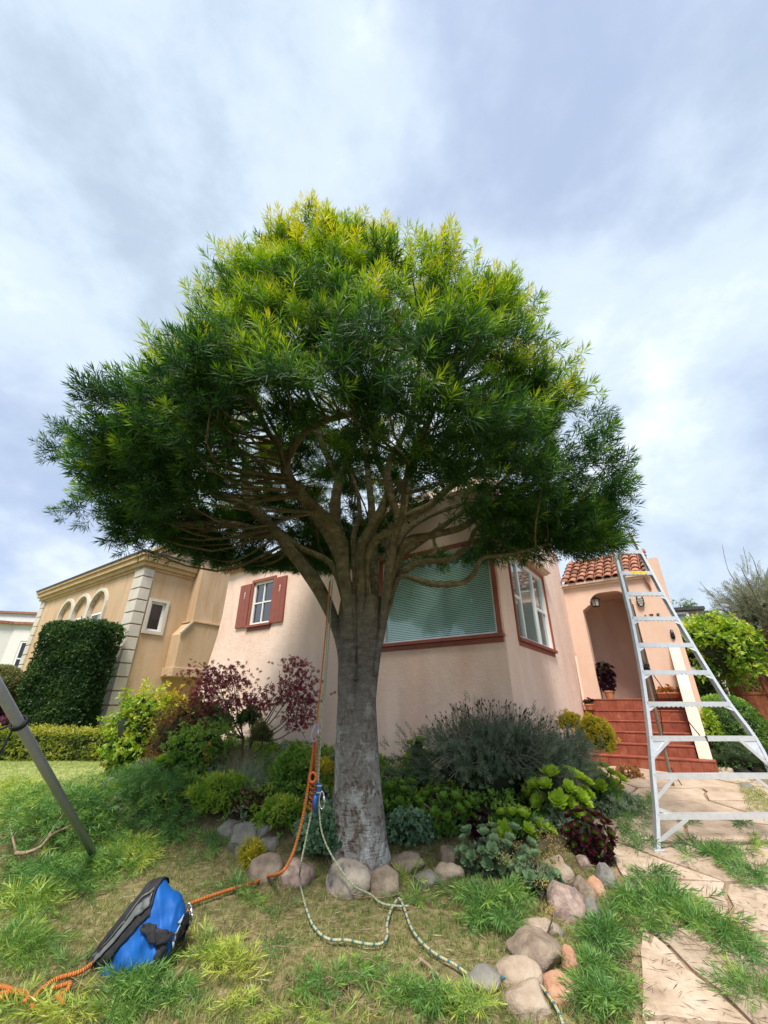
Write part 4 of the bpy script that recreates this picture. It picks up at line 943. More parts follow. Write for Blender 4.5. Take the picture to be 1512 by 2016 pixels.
# ------------------------------------------------------------------ background gardens
def hedge_box(name, label, c, half, n, material, leafspec, rz=0, cat='hedge', rnd=.12, tintc=.5, group=None, topbright=.25, spread=.035):
    o = empty(name, (c[0], c[1], c[2]-half[2]), label, cat, group, rz=0); cs, sn = math.cos(rz), math.sin(rz)
    areas = np.array([half[1]*half[2], half[1]*half[2], half[0]*half[2], half[0]*half[2], half[0]*half[1]]); pr_ = areas/areas.sum(); fi = rng.choice(5, n, p=pr_)
    q = rng.uniform(-1, 1, (n, 3)); nm = np.zeros((n, 3))
    for k, (ax, sg) in enumerate(((0, -1), (0, 1), (1, -1), (1, 1), (2, 1))):
        m_ = fi == k; q[m_, ax] = sg; nm[m_, ax] = sg
    p = q*np.array(half)
    # round the edges
    h = np.array(half); inner = np.clip(p, -(h-rnd), h-rnd); dv = p-inner; L = np.linalg.norm(dv, axis=1, keepdims=True); p = inner+dv/np.maximum(L, 1e-6)*np.minimum(L, rnd)
    nm = norm(dv+1e-6)
    p += nm*rng.normal(0, spread, (n, 1)); w_ = np.array([noise.noise(Vector(a*2.0)) for a in p]); p += nm*(w_*.07)[:, None]
    def rot(a): return np.stack([a[:, 0]*cs-a[:, 1]*sn, a[:, 0]*sn+a[:, 1]*cs, a[:, 2]], 1)
    tn = np.clip(tintc-.1+.5*w_+topbright*nm[:, 2]+rng.normal(0, .15, n), 0, 1)
    scatter('foliage', clus(*leafspec, simple=True), rot(p)+np.array(c), frames(norm(rot(nm)+rng.normal(0, .5, (n, 3))+np.array([0, 0, .2]))), rng.uniform(.7, 1.3, n), tn, material, o)
    mb = MB(); k_ = .90; a_, b_, c_ = half[0]-.07, half[1]-.07, half[2]-.07; e = rnd*.8
    vs = []
    prof = [(a_, b_)]; 
    ring = [(-a_+e, -b_), (a_-e, -b_), (a_, -b_+e), (a_, b_-e), (a_-e, b_), (-a_+e, b_), (-a_, b_-e), (-a_, -b_+e)]
    lv = [(-half[2], 1), (c_-e, 1), (c_, .9 if min(a_, b_) > .3 else .7)]
    for z, k_ in lv:
        for x, y in ring: vs.append((c[0]+(x*cs-y*sn)*k_, c[1]+(x*sn+y*cs)*k_, c[2]+z))
    mb.add(vs, [(j*8+i, j*8+(i+1) % 8, (j+1)*8+(i+1) % 8, (j+1)*8+i) for j in range(2) for i in range(8)]+[tuple(range(16, 24))])
    part(mb, 'inner_growth', M_core, o); return o
hedge_box('low_hedge', 'low clipped yellow green hedge across the neighbouring lawn', (-8.3, 9.75, -.72), (3.15, .42, .255), 9000, L_hedge, (5, .045, .026), cat='hedge', topbright=.4, tintc=.55)
hedge_box('clipped_yew', 'tall dark green clipped block of a bush against the tan house', (-7.86, 11.05, .52), (.84, .42, 1.44), 14000, L_box, (5, .06, .03), rz=-.12, cat='bush', tintc=.38, topbright=.15, rnd=.2)
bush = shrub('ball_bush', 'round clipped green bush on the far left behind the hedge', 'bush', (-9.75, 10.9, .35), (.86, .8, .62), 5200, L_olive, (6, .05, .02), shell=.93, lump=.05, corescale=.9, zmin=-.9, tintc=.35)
stems(bush, (-9.8, 10.9, -.9), [(-9.9, 10.9, .1), (-9.6, 10.8, .1)], .06, .04)
shrub('purple_bush', 'dense purple leaved bush between the round bush and the dark clipped block', 'bush', (-9.15, 11.0, -.45), (.55, .4, .42), 1500, lm('plum_leaf', (.06, .02, .035), (.15, .05, .08), (.28, .12, .16)), (7, .06, .02), shell=.8, lump=.15)
# plants along the left side of the house
shrub('citrus_bush', 'tall bright lime green leafy bush at the left corner of the bed', 'bush', tuple(P(278, 1440, 7.7)), (.46, .40, .62), 1100, L_lime, (6, .085, .036), shell=.45, lump=.3, tintc=.58, zmin=-1)
o = shrub('yellow_shoot_bush', 'slender bush with upright yellow shoots below the chimney of the tan house', 'bush', tuple(P(338, 1405, 8.1)), (.34, .30, .42), 420, L_yellow, (6, .085, .03), shell=.2, lump=.35, corescale=.4, tintc=.6)
shrub('mixed_red_bush', 'loose bush with reddish twigs and small green leaves beside the lime green bush', 'bush', tuple(P(362, 1452, 7.0)), (.50, .42, .52), 1500, L_rust, (6, .045, .017), shell=.25, lump=.35, corescale=.62, tintc=.42)
shrub('green_filler_bush', 'soft green bush in front of the reddish bush', 'bush', tuple(P(395, 1478, 6.6)), (.48, .40, .34), 1700, L_green, (7, .04, .017), shell=.3, lump=.3, corescale=.6, tintc=.62)
shrub('dry_rust_plant', 'low rusty brown leaved plant at the edge of the neighbouring lawn', 'plant', tuple(gp(258, 1528, .12)), (.36, .26, .22), 460, L_rust, (6, .06, .026), shell=.3, corescale=.5, tintc=.62)
shrub('peach_succulent', 'small peach coloured plant at the lawn edge below the rusty plant', 'plant', tuple(gp(262, 1555, .05)), (.13, .10, .09), 120, lm('peach_leaf', (.30, .12, .06), (.50, .25, .13), (.66, .42, .26)), (6, .06, .03), shell=.4, corescale=0)
shrub('variegated_bush', 'leafy bush with pale edged leaves to the left of the maple stems', 'bush', tuple(P(425, 1420, 7.2)), (.42, .32, .30), 700, lm('variegated_leaf', (.05, .12, .03), (.18, .26, .09), (.52, .54, .30)), (6, .055, .025), shell=.1, lump=.4, corescale=0, tintc=.6)

# ---- japanese maple
mz = H(P(490, 1500, 7.0).x, 7.0)
mb_ = P(492, 1490, 7.0); maple = empty('red_maple', (mb_.x, mb_.y, H(mb_.x, mb_.y)), 'small red leaved maple with thin bare stems in front of the pale wall', 'tree')
tiers = [(430, 1325, 60, 22), (465, 1345, 50, 20), (410, 1360, 42, 26), (585, 1312, 38, 20), (590, 1345, 48, 22), (560, 1370, 40, 18), (605, 1375, 34, 20), (590, 1405, 34, 20), (500, 1375, 46, 16), (455, 1380, 46, 16), (520, 1395, 36, 14), (420, 1395, 40, 22), (395, 1385, 22, 34), (600, 1425, 24, 12)]
pp = []; tt = []; tip = []
for x, y, wx, wy in tiers:
    Y = 7.0+random.uniform(-.3, .3); c = P(x, y, Y); dp = dpt(c); tip.append(tuple(c)); n = int(wx*wy*.17)
    q = rng.normal(0, .48, (n, 3)); q[:, 0] *= wx/800*dp; q[:, 1] *= wx/800*dp*.7; q[:, 2] *= wy/800*dp; pp.append(np.array(c)+q); tt.append(np.clip(.45+rng.normal(0, .2, n)+.1*(x < 480), 0, 1))
pp = np.concatenate(pp); tt = np.concatenate(tt); dd = norm(np.stack([rng.normal(0, .7, len(pp)), rng.normal(-.3, .6, len(pp)), rng.normal(-.35, .4, len(pp))], 1))
scatter('foliage', [t_palmate(.062), t_palmate(.052)], pp, frames(dd), rng.uniform(.75, 1.2, len(pp)), tt, L_red, maple)
fk = [P(485, 1455, 7.0), P(503, 1455, 7.0)]
mb = MB()
for a, b_ in ((P(484, 1492, 7.0), fk[0]), (P(497, 1492, 7.0), fk[1])): tube(mb, smoothpath([a, a.lerp(b_, .5)+Vector((-.02, 0, 0)), b_], 5), .021, 8)
for i, t_ in enumerate(tip):
    a = fk[0] if t_[0] < fk[0].x+.1 else fk[1]; b_ = Vector(t_); md = a.lerp(b_, .5)+Vector((0, 0, -.03-.1*abs(b_.x-a.x))); pth = smoothpath([a, md, b_], 5)
    tube(mb, pth, list(np.linspace(.013, .004, len(pth))), 6)
    for _ in range(3):
        e = b_+Vector(rng.normal(0, .16, 3)); s_ = md.lerp(b_, random.uniform(.3, .9)); tube(mb, [s_, s_.lerp(e, .5)+Vector((0, 0, .02)), e], [.005, .004, .003], 5)
part(mb, 'stem', M_stem, maple, smooth=True)
o = shrub('pompon_shrub', 'small dark pine like pompon hanging low on the maple side', 'shrub', tuple(P(518, 1445, 6.9)), (.17, .16, .19), 330, L_olive, (9, .07, .006), shell=.2, corescale=.55, tintc=.35)
stems(o, (P(498, 1490, 6.9)), [P(515, 1450, 6.9)], .012, .008)
shrub('pompon_shrub', 'darker little leafy tuft between the two maple stems', 'shrub', tuple(P(492, 1415, 6.95)), (.17, .14, .15), 220, L_box, (8, .06, .014), shell=.2, corescale=.4, tintc=.5)

# ---- strands: grasses and lavender
def strand_plant(name, label, cat, c, n, L, w, spread, material, tintc=.5, bend=(.2, 1.0), group=None, r0=.05, parent=None, pname='blades', kind=None):
    o = parent or empty(name, tuple(c), label, cat, group)
    d = np.stack([rng.normal(0, spread, n), rng.normal(0, spread, n), np.ones(n)], 1); ps = np.array(c)+np.stack([rng.normal(0, r0, n), rng.normal(0, r0, n), np.zeros(n)], 1)
    T = [t_strand(1, w/L, random.uniform(*bend), 4, s) for s in range(5)]
    scatter(pname, T, ps, frames(d), rng.uniform(.6, 1.15, n)*L, np.clip(tintc+rng.normal(0, .2, n), 0, 1), material, o, kind=kind); return o
S_dry = lm('dry_blade', (.12, .10, .05), (.24, .20, .12), (.42, .36, .24))
strand_plant('grass_tuft', 'greyish grass tuft with dry seed stems under the maple', 'plant', gp(470, 1545), 520, .42, .006, .45, S_dry, r0=.10, bend=(.1, .6))
strand_plant('tall_grass', 'tall thin reddish grass stems standing right of the orange poppies', 'plant', gp(452, 1530), 240, .62, .005, .26, lm('reddish_stem', (.10, .07, .04), (.22, .13, .09), (.30, .24, .14)), r0=.10, bend=(.0, .25))
strand_plant('grass_clump', 'pale silvery grass clump below the maple', 'plant', gp(490, 1560), 700, .36, .006, .7, L_grey, r0=.12, bend=(.4, 1.1), tintc=.6)
# lavender
lc = P(972, 1500, 5.85); lav = empty('lavender_bush', (lc.x, lc.y, H(lc.x, lc.y)), 'large grey green lavender bush with dark seed heads under the picture window', 'bush')
p, d, rad = ell_pts((lc.x, lc.y, lc.z+.02), (1.0, .50, .42), 3200, .25, .5, -.4); dd = norm(d*1.0+np.array([0, -.1, .55])+rng.normal(0, .3, d.shape))
TS = [t_cluster(12, .075, .006, spread=.55, up=1.2, seed=s) for s in range(3)]
def t_needle(seed):
    r = random.Random(seed); T = Tmpl()
    for i in range(16):
        a = i*2.4; z = .10*i/16; th = R(40+r.uniform(-10, 10)); blade(T, (0, 0, z), (math.sin(th)*math.cos(a), math.sin(th)*math.sin(a), math.cos(th)), .045, .0055, (-.05, 0, .1, 0))
    return T.fin()
NE = [t_needle(s) for s in range(3)]
L_lav = lm('lavender_leaf', (.04, .07, .04), (.12, .17, .105), (.29, .34, .25))
scatter('foliage', NE, p, frames(dd), rng.uniform(.8, 1.4, len(p)), np.clip(.25+.45*(rad-.4)+rng.normal(0, .15, len(p)), 0, 1), L_lav, lav)
core(lav, (lc.x, lc.y+.05, lc.z-.02), (.56, .36, .32), M_core, .2)
mb = MB(); hb = MB()
for i in range(150):
    a = rng.uniform(-.85, .85); e = rng.uniform(-.3, .3); s_ = Vector((lc.x+a*.65, lc.y+e, lc.z+.30*(1-abs(a)**2)+.05)); hh = rng.uniform(.12, .34)
    t_ = s_+Vector((a*.22+rng.normal(0, .07), rng.normal(-.08, .07), hh)); m_ = s_.lerp(t_, .5)+Vector((a*.05, 0, .03)); tube(mb, [s_, m_, t_], .0022, 4, cap=False)
    dr = (t_-m_).normalized(); tube(hb, [t_, t_+dr*.012, t_+dr*.026, t_+dr*.036], [.003, .0075, .006, .002], 6)
tag(part(mb, 'flower_stalks', mat('stalk', (.14, .14, .10), .8), lav), kind='stuff'); tag(part(hb, 'seed_heads', mat('dark_seed_head', (.045, .03, .035), .9), lav), kind='stuff')
mb = MB()
for i in range(130):
    a = rng.uniform(-1, 1); s_ = Vector((lc.x+a*.5, lc.y-.25, lc.z+rng.uniform(-.15, .3))); dr = Vector((a*.5+rng.normal(0, .3), -.35, rng.uniform(-.25, .5))); pth = smoothpath([s_, s_+dr*.22+Vector((0, 0, .05)), s_+dr*.45+Vector((0, 0, -.01))], 3); tube(mb, pth, .0024, 4, cap=False)
tag(part(mb, 'woody_stems', mat('pale_stalk', (.26, .25, .20), .8), lav), kind='stuff')
# small lavender beside the yellow plant
s2 = P(1122, 1500, 6.0); o = empty('silver_shrub', (s2.x, s2.y, H(s2.x, s2.y)), 'silvery thin leaved shrub right of the lavender, next to the yellow bush', 'shrub')
p, d, rad = ell_pts(tuple(s2), (.32, .28, .36), 900, .2, .3, -.9); scatter('foliage', NE, p, frames(norm(d+np.array([0, 0, .6]))), rng.uniform(.8, 1.3, len(p)), .75+rng.normal(0, .12, len(p)), L_lav, o); core(o, tuple(s2), (.17, .15, .15), M_core)

# ---- plants of the bed
def sh(px, py, Y, rx, ry, rz, *a, **k):
    c = P(px, py, Y) if Y else gp(px, py, rz*.6)
    return (tuple(c), (rx, ry, rz))
def bed(name, label, cat, px, py, Y, r, n, material, leaf, **k):
    c = P(px, py, Y) if Y else gp(px, py, r[2]*.55); return shrub(name, label, cat, tuple(c), r, n, material, leaf, **k)
bed('parsley_bush', 'rich green fine leaved bush beside the hanging ropes, left of the trunk', 'bush', 590, 1512, 6.0, (.27, .25, .24), 1100, L_green, (8, .045, .02), tintc=.55)
bed('yellow_flower_plant', 'yellow flowering plant tucked against the left side of the trunk', 'plant', 645, 1512, 5.9, (.10, .09, .10), 160, L_yellow, (7, .04, .02), tintc=.75, corescale=0)
bed('sage_mound', 'blue green scalloped leaf mound at the left foot of the trunk', 'plant', 655, 1672, None, (.34, .22, .22), 900, lm('sage_leaf', (.07, .14, .08), (.16, .28, .16), (.30, .43, .27)), (5, .042, .036), shell=.6, lump=.25, tintc=.5)
bed('mint_mound', 'pale blue green leafy mound at the right foot of the trunk', 'plant', 805, 1655, None, (.30, .20, .17), 650, MATS['sage_leaf'], (5, .036, .032), shell=.55, lump=.25, tintc=.6)
bed('juniper_sprawl', 'fine feathery bright green plant behind the left boulders', 'plant', 560, 1625, None, (.26, .18, .16), 520, L_lime, (9, .05, .008), tintc=.42)
bed('low_green_cover', 'low bright green feathery plant left of the grey boulders', 'plant', 440, 1590, None, (.34, .26, .20), 850, L_lime, (9, .06, .009), tintc=.38)
bed('chartreuse_clump', 'chartreuse feathery clump at the left end of the boulders', 'plant', 500, 1700, None, (.10, .08, .10), 120, L_yellow, (10, .08, .008), tintc=.55, corescale=0)
bed('red_succulent', 'dark red and green succulent mat behind the left boulders', 'plant', 505, 1595, None, (.26, .18, .13), 420, leafmat('red_green_succulent', [(0, (.06, .015, .01)), (.45, (.14, .05, .03)), (.7, (.08, .16, .03)), (1, (.40, .34, .12))], .4, .2), (6, .035, .022), tintc=.45)
rosettes('green_aeonium', 'pale lettuce green rosettes in front of the red and green bushes on the left', 'succulent', 'lime', tuple(gp(333, 1545, .16)), (.26, .18, .16), 10, .12)
rosettes('green_aeonium', 'largest bright green rosettes beside the yellow bush, right of the lavender', 'succulent', 'lime', tuple(P(1105, 1560, 5.5)), (.36, .26, .24), 26, .115)
rosettes('green_aeonium', 'wide bright green rosettes just below the lavender bush', 'succulent', 'lime', tuple(P(1030, 1632, 5.15)), (.32, .18, .15), 18, .11)
rosettes('green_aeonium', 'bright green rosettes under the yellow bush near the steps', 'succulent', 'lime', tuple(P(1190, 1545, 6.2)), (.26, .2, .22), 12, .12)
rosettes('green_aeonium', 'few upright green rosettes at the left edge of the lavender', 'succulent', 'lime', tuple(P(828, 1485, 6.2)), (.13, .12, .16), 7, .10)
rosettes('deep_aeonium', 'deep green rosettes with reddish tips right behind the trunk', 'succulent', 'dgreen', tuple(P(790, 1580, 5.6)), (.32, .22, .22), 26, .09)
rosettes('deep_aeonium', 'deep green rosettes below the left half of the lavender', 'succulent', 'dgreen', tuple(P(880, 1595, 5.4)), (.36, .2, .17), 28, .085)
rosettes('purple_aeonium', 'round mound of dark maroon rosettes with green hearts beside the path', 'succulent', 'purple', tuple(P(1166, 1640, 4.9)), (.215, .18, .19), 32, .076)
rosettes('black_aeonium', 'single near black rosette cluster between the green ones below the lavender', 'succulent', 'black', tuple(P(955, 1622, 5.2)), (.11, .08, .08), 5, .085)
rosettes('blue_succulent', 'blue green rosettes with golden seed heads above the right boulders', 'succulent', 'blue', tuple(gp(985, 1720, .16)), (.38, .2, .17), 34, .072)
rosettes('blue_succulent', 'smaller blue green rosettes spilling down towards the large brown boulder', 'succulent', 'blue', tuple(gp(1065, 1760, .12)), (.20, .18, .14), 18, .062)
# golden seed heads
o = empty('seed_heads', tuple(gp(1070, 1720)), 'golden brown dried flower heads above the blue green rosettes', 'flowers'); mb = MB(); st_ = MB()
for x, y, w_ in ((1010, 1662, 22), (1085, 1650, 30), (1105, 1678, 26), (1065, 1692, 26), (1095, 1700, 22), (1000, 1690, 20), (975, 1650, 22), (1092, 1790, 18), (1075, 1738, 14)):
    g = P(x, y, gp(x, y+70).y); dp = dpt(g); stt = gp(x-12, y+60)
    tube(st_, smoothpath([stt, Vector(stt).lerp(g, .6)+Vector((.02, 0, 0)), g+Vector((0, 0, -.03))], 3), .005, 5)
    for _ in range(int(w_*2.6)):
        q = g+Vector(rng.normal(0, w_*.42/800*dp, 3)); q.z = g.z+(q.z-g.z)*.7; r_ = .0045; mb.add([q+Vector((r_, 0, 0)), q+Vector((-r_, 0, 0)), q+Vector((0, r_, 0)), q+Vector((0, -r_, 0)), q+Vector((0, 0, r_*1.5)), q+Vector((0, 0, -r_))], [(0, 2, 4), (2, 1, 4), (1, 3, 4), (3, 0, 4), (2, 0, 5), (1, 2, 5), (3, 1, 5), (0, 3, 5)])
tag(part(mb, 'florets', mat('golden_seed', (.34, .20, .05), .8, var=(.46, .34, .09), vscale=30), o), kind='stuff'); part(st_, 'stalk', M_stem, o)
bed('yellow_bush', 'rounded golden yellow flowering bush at the left side of the steps', 'bush', 1178, 1452, 7.0, (.28, .26, .30), 900, L_yellow, (8, .045, .017), tintc=.72, lump=.15)
bed('yellow_bush', 'smaller golden bush close to the wall, left of the big yellow one', 'bush', 1128, 1422, 6.9, (.17, .15, .14), 260, L_yellow, (8, .045, .017), tintc=.72, lump=.15)
bed('grey_groundcover', 'soft grey green ground cover spreading along the path edge', 'plant', 1195, 1600, None, (.42, .34, .17), 1300, L_grey, (8, .045, .012), tintc=.45)
bed('grey_groundcover', 'grey green ground cover between the lavender and the purple rosettes', 'plant', 1110, 1622, 5.4, (.26, .2, .17), 620, L_grey, (8, .04, .012), tintc=.55)
bed('rusty_groundcover', 'little rust and lime plant at the foot of the steps', 'plant', 1245, 1535, None, (.20, .16, .12), 260, L_rust, (7, .035, .018), tintc=.7, corescale=0)
o = empty('orange_poppies', tuple(gp(415, 1530)), 'orange poppies blooming in front of the reddish bushes', 'flowers')
pm = lm('poppy_petal', (.80, .14, .01), (.92, .22, .01), (.95, .33, .03), trans=.4); fl_ = [(417, 1467), (414, 1485), (420, 1492), (412, 1497), (408, 1478)]
for x, y in fl_:
    T = Tmpl()
    for k in range(5):
        a = k*2*math.pi/5; d_ = Vector((math.cos(a), math.sin(a), .7)).normalized(); s_ = Vector((-math.sin(a), math.cos(a), 0)); L_ = .042
        T.add([(0, 0, 0), tuple(d_*L_*.6+s_*L_*.45), tuple(d_*L_), tuple(d_*L_*.6-s_*L_*.45)], [(0, 1, 2, 3)], (.2, .5, .8, .5))
    g = P(x, y, 6.35); scatter('flower', [T.fin()], [tuple(g)], frames(np.array([[random.uniform(-.4, .4), -.7, .7]])), [1.0], [0.0], pm, o)
stems(o, tuple(gp(415, 1530)), [tuple(P(x, y, 6.36)) for x, y in fl_], .003, .002, L_green)

# general low growth that fills the bed (nobody could count it)
n = 9000; xs = rng.uniform(-3.6, 2.1, n); ys = rng.uniform(4.9, 8.6, n)
bmv = np.array([bedmask(a, b_) for a, b_ in zip(xs, ys)]); dens = np.array([noise.noise(Vector((a*1.5, b_*1.5, 3)))for a, b_ in zip(xs, ys)])
ux = xs-C0[0]; uy = ys-C0[1]; vv_ = ux*V[0]+uy*V[1]; uu_ = ux*U[0]+uy*U[1]; ok = (bmv > .55) & (dens > -.28) & (~((vv_ > -.05) & (uu_ > -.05))) & (np.hypot(xs-TB[0], ys-TB[1]) > .32)
xs = xs[ok]; ys = ys[ok]; zz_ = np.array([H(a, b_) for a, b_ in zip(xs, ys)]); hgt = rng.uniform(.02, .20, len(xs)); sel = np.array([noise.noise(Vector((a*2.3, b_*2.3, 9))) for a, b_ in zip(xs, ys)])
for lo, hi, nm, m_, lf, tc_ in ((-1, -.12, 'dark_ground_cover', L_green, (7, .04, .017), .35), (-.12, .14, 'lime_ground_cover', L_lime, (9, .05, .010), .30), (.14, 1, 'grey_ground_cover', L_grey, (8, .045, .014), .4)):
    k = (sel > lo) & (sel <= hi); pz = np.stack([xs[k], ys[k], zz_[k]+hgt[k]], 1)
    o = scatter(nm, clus(*lf), pz, frames(norm(rng.normal(0, .5, pz.shape)+np.array([0, 0, .9]))), rng.uniform(.8, 1.5, len(pz)), np.clip(tc_+hgt[k]*1.2+rng.normal(0, .15, len(pz)), 0, 1), m_)
    tag(o, {'dark_ground_cover': 'dark green low plants filling the bed', 'lime_ground_cover': 'lime green feathery low plants filling the bed', 'grey_ground_cover': 'grey green low plants filling the bed'}[nm], 'ground cover', kind='stuff')

# ------------------------------------------------------------------ boulders edging the bed
def rockmat(name, stops, sc=7):
    return mat(name, stops[0][1], .88, .2, vscale=sc, bump=.55, bscale=45, vstops=stops)
RK = {
 'grey': rockmat('grey_rock', [(.3, (.13, .12, .105)), (.5, (.20, .19, .165)), (.7, (.27, .25, .22))]),
 'brown': rockmat('brown_rock', [(.3, (.13, .10, .075)), (.5, (.24, .185, .14)), (.7, (.36, .29, .22))]),
 'tan': rockmat('tan_rock', [(.3, (.24, .18, .13)), (.5, (.36, .28, .21)), (.72, (.45, .37, .29))]),
 'mottled': rockmat('mottled_rock', [(.36, (.07, .07, .072)), (.44, (.27, .23, .19)), (.6, (.42, .36, .29)), (.72, (.50, .45, .38))], 5),
 'pink': rockmat('pink_granite', [(.3, (.15, .115, .10)), (.5, (.30, .215, .18)), (.7, (.46, .36, .31))], 16),
 'orange': rockmat('orange_rock', [(.3, (.30, .15, .09)), (.5, (.44, .24, .15)), (.7, (.52, .36, .26))]),
}
ROCKS = [
 (452, 1632, 50, 34, 'grey', 'grey boulder farthest back on the left, half behind the others'),
 (478, 1650, 76, 60, 'grey', 'large smooth grey boulder of the left group'),
 (520, 1637, 46, 30, 'grey', 'small grey stone behind the left pair of boulders'),
 (492, 1670, 58, 40, 'grey', 'low grey boulder in front of the large smooth one on the left'),
 (531, 1664, 44, 34, 'grey', 'rounded grey stone at the right end of the left group'),
 (523, 1714, 72, 58, 'brown', 'round brown boulder right of the chartreuse clump'),
 (584, 1724, 70, 58, 'pink', 'reddish brown boulder behind the hanging loop of rope'),
 (687, 1736, 92, 74, 'mottled', 'big pale boulder with dark grey blotches in front of the trunk'),
 (764, 1742, 64, 62, 'brown', 'brown boulder just right of the blotched one'),
 (809, 1703, 68, 42, 'brown', 'flat brown boulder nearest the right foot of the trunk'),
 (893, 1684, 42, 44, 'brown', 'upright brown stone standing behind the row'),
 (851, 1734, 58, 34, 'grey', 'small grey brown stone in the front row right of the trunk'),
 (892, 1720, 60, 38, 'tan', 'half hidden stone next to the blue green rosettes'),
 (1115, 1722, 72, 70, 'tan', 'tan boulder below the golden seed heads'),
 (1134, 1785, 84, 74, 'pink', 'rough pink granite boulder of the right group'),
 (1161, 1699, 32, 34, 'pink', 'little pink stone under the maroon rosettes'),
 (1207, 1729, 42, 58, 'grey', 'tall oval grey stone standing at the path edge'),
 (1187, 1750, 38, 42, 'orange', 'orange tinted stone beside the tall oval one'),
 (1168, 1760, 42, 54, 'brown', 'brown stone squeezed behind the pink granite boulder'),
 (1180, 1800, 30, 50, 'grey', 'narrow grey stone right below the squeezed brown one'),
 (1083, 1834, 68, 42, 'tan', 'flat tan stone half covered by the rosette foliage'),
 (1076, 1888, 110, 84, 'brown', 'largest brown boulder in the lower right'),
 (1140, 1906, 34, 62, 'orange', 'bright orange stone wedged on the right of the largest boulder'),
 (1040, 1925, 92, 56, 'tan', 'long tan boulder leaning below the largest one'),
 (1118, 1960, 78, 54, 'orange', 'peach coloured flat boulder at the bottom right of the group'),
 (962, 1942, 76, 40, 'grey', 'flat grey stone lying on the striped rope'),
 (1062, 1990, 96, 64, 'tan', 'pale tan boulder at the bottom edge under the striped rope'),
 (1106, 1838, 24, 22, 'grey', 'very small grey stone above the largest boulder'),
 (1256, 1584, 30, 26, 'grey', 'small grey stone at the path edge near the ladder foot'),
 (1240, 1574, 26, 22, 'brown', 'small brown stone by the little grey one near the ladder'),
 (221, 1520, 34, 14, 'grey', 'flat grey stone at the corner of the neighbouring lawn'),
 (1438, 1519, 44, 18, 'tan', 'low tan stone at the foot of the clipped box ball'),
 (1478, 1516, 30, 16, 'grey', 'grey stone right of the low tan one under the box ball'),
 (1504, 1514, 22, 16, 'brown', 'stone at the right picture edge under the box ball'),
 (1488, 1550, 30, 20, 'grey', 'grey stone at the corner of the small grass patch by the path'),
 (1508, 1545, 22, 16, 'tan', 'tan stone behind the small grass patch'),
]
for i, (x, y, w_, h_, k, lab) in enumerate(ROCKS):
    g = G(x, y+h_*.42); d_ = dpt(g); rx = w_*.52/800*d_; rz = h_*.56/800*d_; ry = (rx+rz)/2
    c = Vector((g.x, g.y+ry*.75, 0)); c.z = H(c.x, g.y)+rz*.22 - (.0)
    bm = bmesh.new(); bmesh.ops.create_icosphere(bm, subdivisions=4, radius=1); sd_ = Vector((i*3.7, i*1.3, 0))
    cuts = [(Vector(rng.normal(size=3)).normalized(), random.uniform(.66, .93)) for _ in range(9)]
    for v in bm.verts:
        q = v.co.copy()
        for nrm_, dd_ in cuts:
            e = q.dot(nrm_)
            if e > dd_: q -= nrm_*(e-dd_)*.8
        q *= 1+.14*noise.noise(q*1.4+sd_)+.055*noise.noise(q*3.5+sd_)+.02*noise.noise(q*9+sd_)+.008*noise.noise(q*22+sd_)
        v.co = Vector((q.x*rx, q.y*ry, q.z*rz))
    me = bpy.data.meshes.new('boulder'); bm.to_mesh(me); bm.free(); me.materials.append(RK[k]); me.polygons.foreach_set('use_smooth', [True]*len(me.polygons))
    o = link('boulder', me, loc=c); o.rotation_euler = (0, random.uniform(-.15, .15), 0); tag(o, lab, 'boulder', 'boulders edging the garden bed')

# ------------------------------------------------------------------ flagstone path
M_flag = mat('tan_flagstone', (.40, .27, .17), .85, .2, vscale=4.5, bump=.5, bscale=22, vstops=[(.28, (.27, .20, .145)), (.42, (.38, .285, .205)), (.56, (.46, .355, .265)), (.72, (.52, .425, .34))])
t = M_flag.node_tree; oi = t.nodes.new('ShaderNodeObjectInfo'); hs = t.nodes.new('ShaderNodeHueSaturation'); bs = t.nodes['Principled BSDF']; lk = bs.inputs['Base Color'].links[0]
t.links.new(lk.from_socket, hs.inputs['Color']); mr = t.nodes.new('ShaderNodeMapRange'); mr.inputs[3].default_value = .85; mr.inputs[4].default_value = 1.12; t.links.new(oi.outputs['Random'], mr.inputs[0]); t.links.new(mr.outputs[0], hs.inputs['Value']); t.links.new(hs.outputs[0], bs.inputs['Base Color'])
M_joint = mat('sandy_joint', (.26, .18, .115), .95, var=(.36, .26, .17), vscale=22, bump=.5)
pathr = empty('path', (2.5, 4.5, H(2.5, 4.5)), kind='structure')
EDGE = [(1.4, 1.05), (2.6, 1.18), (3.2, 1.42), (3.7, 1.72), (4.1, 2.0), (4.6, 2.12), (5.1, 2.25), (5.8, 2.42), (6.6, 2.7), (7.4, 3.35), (8.1, 3.55)]
def edge_x(y): return float(np.interp(y, [e[0] for e in EDGE], [e[1] for e in EDGE]))
def redge(y): return 6.4 if y < 6.2 else 5.62+.1*(y-6.2)
def vis_path(x, y): return edge_x(y) < x < redge(y) and y < 8.35
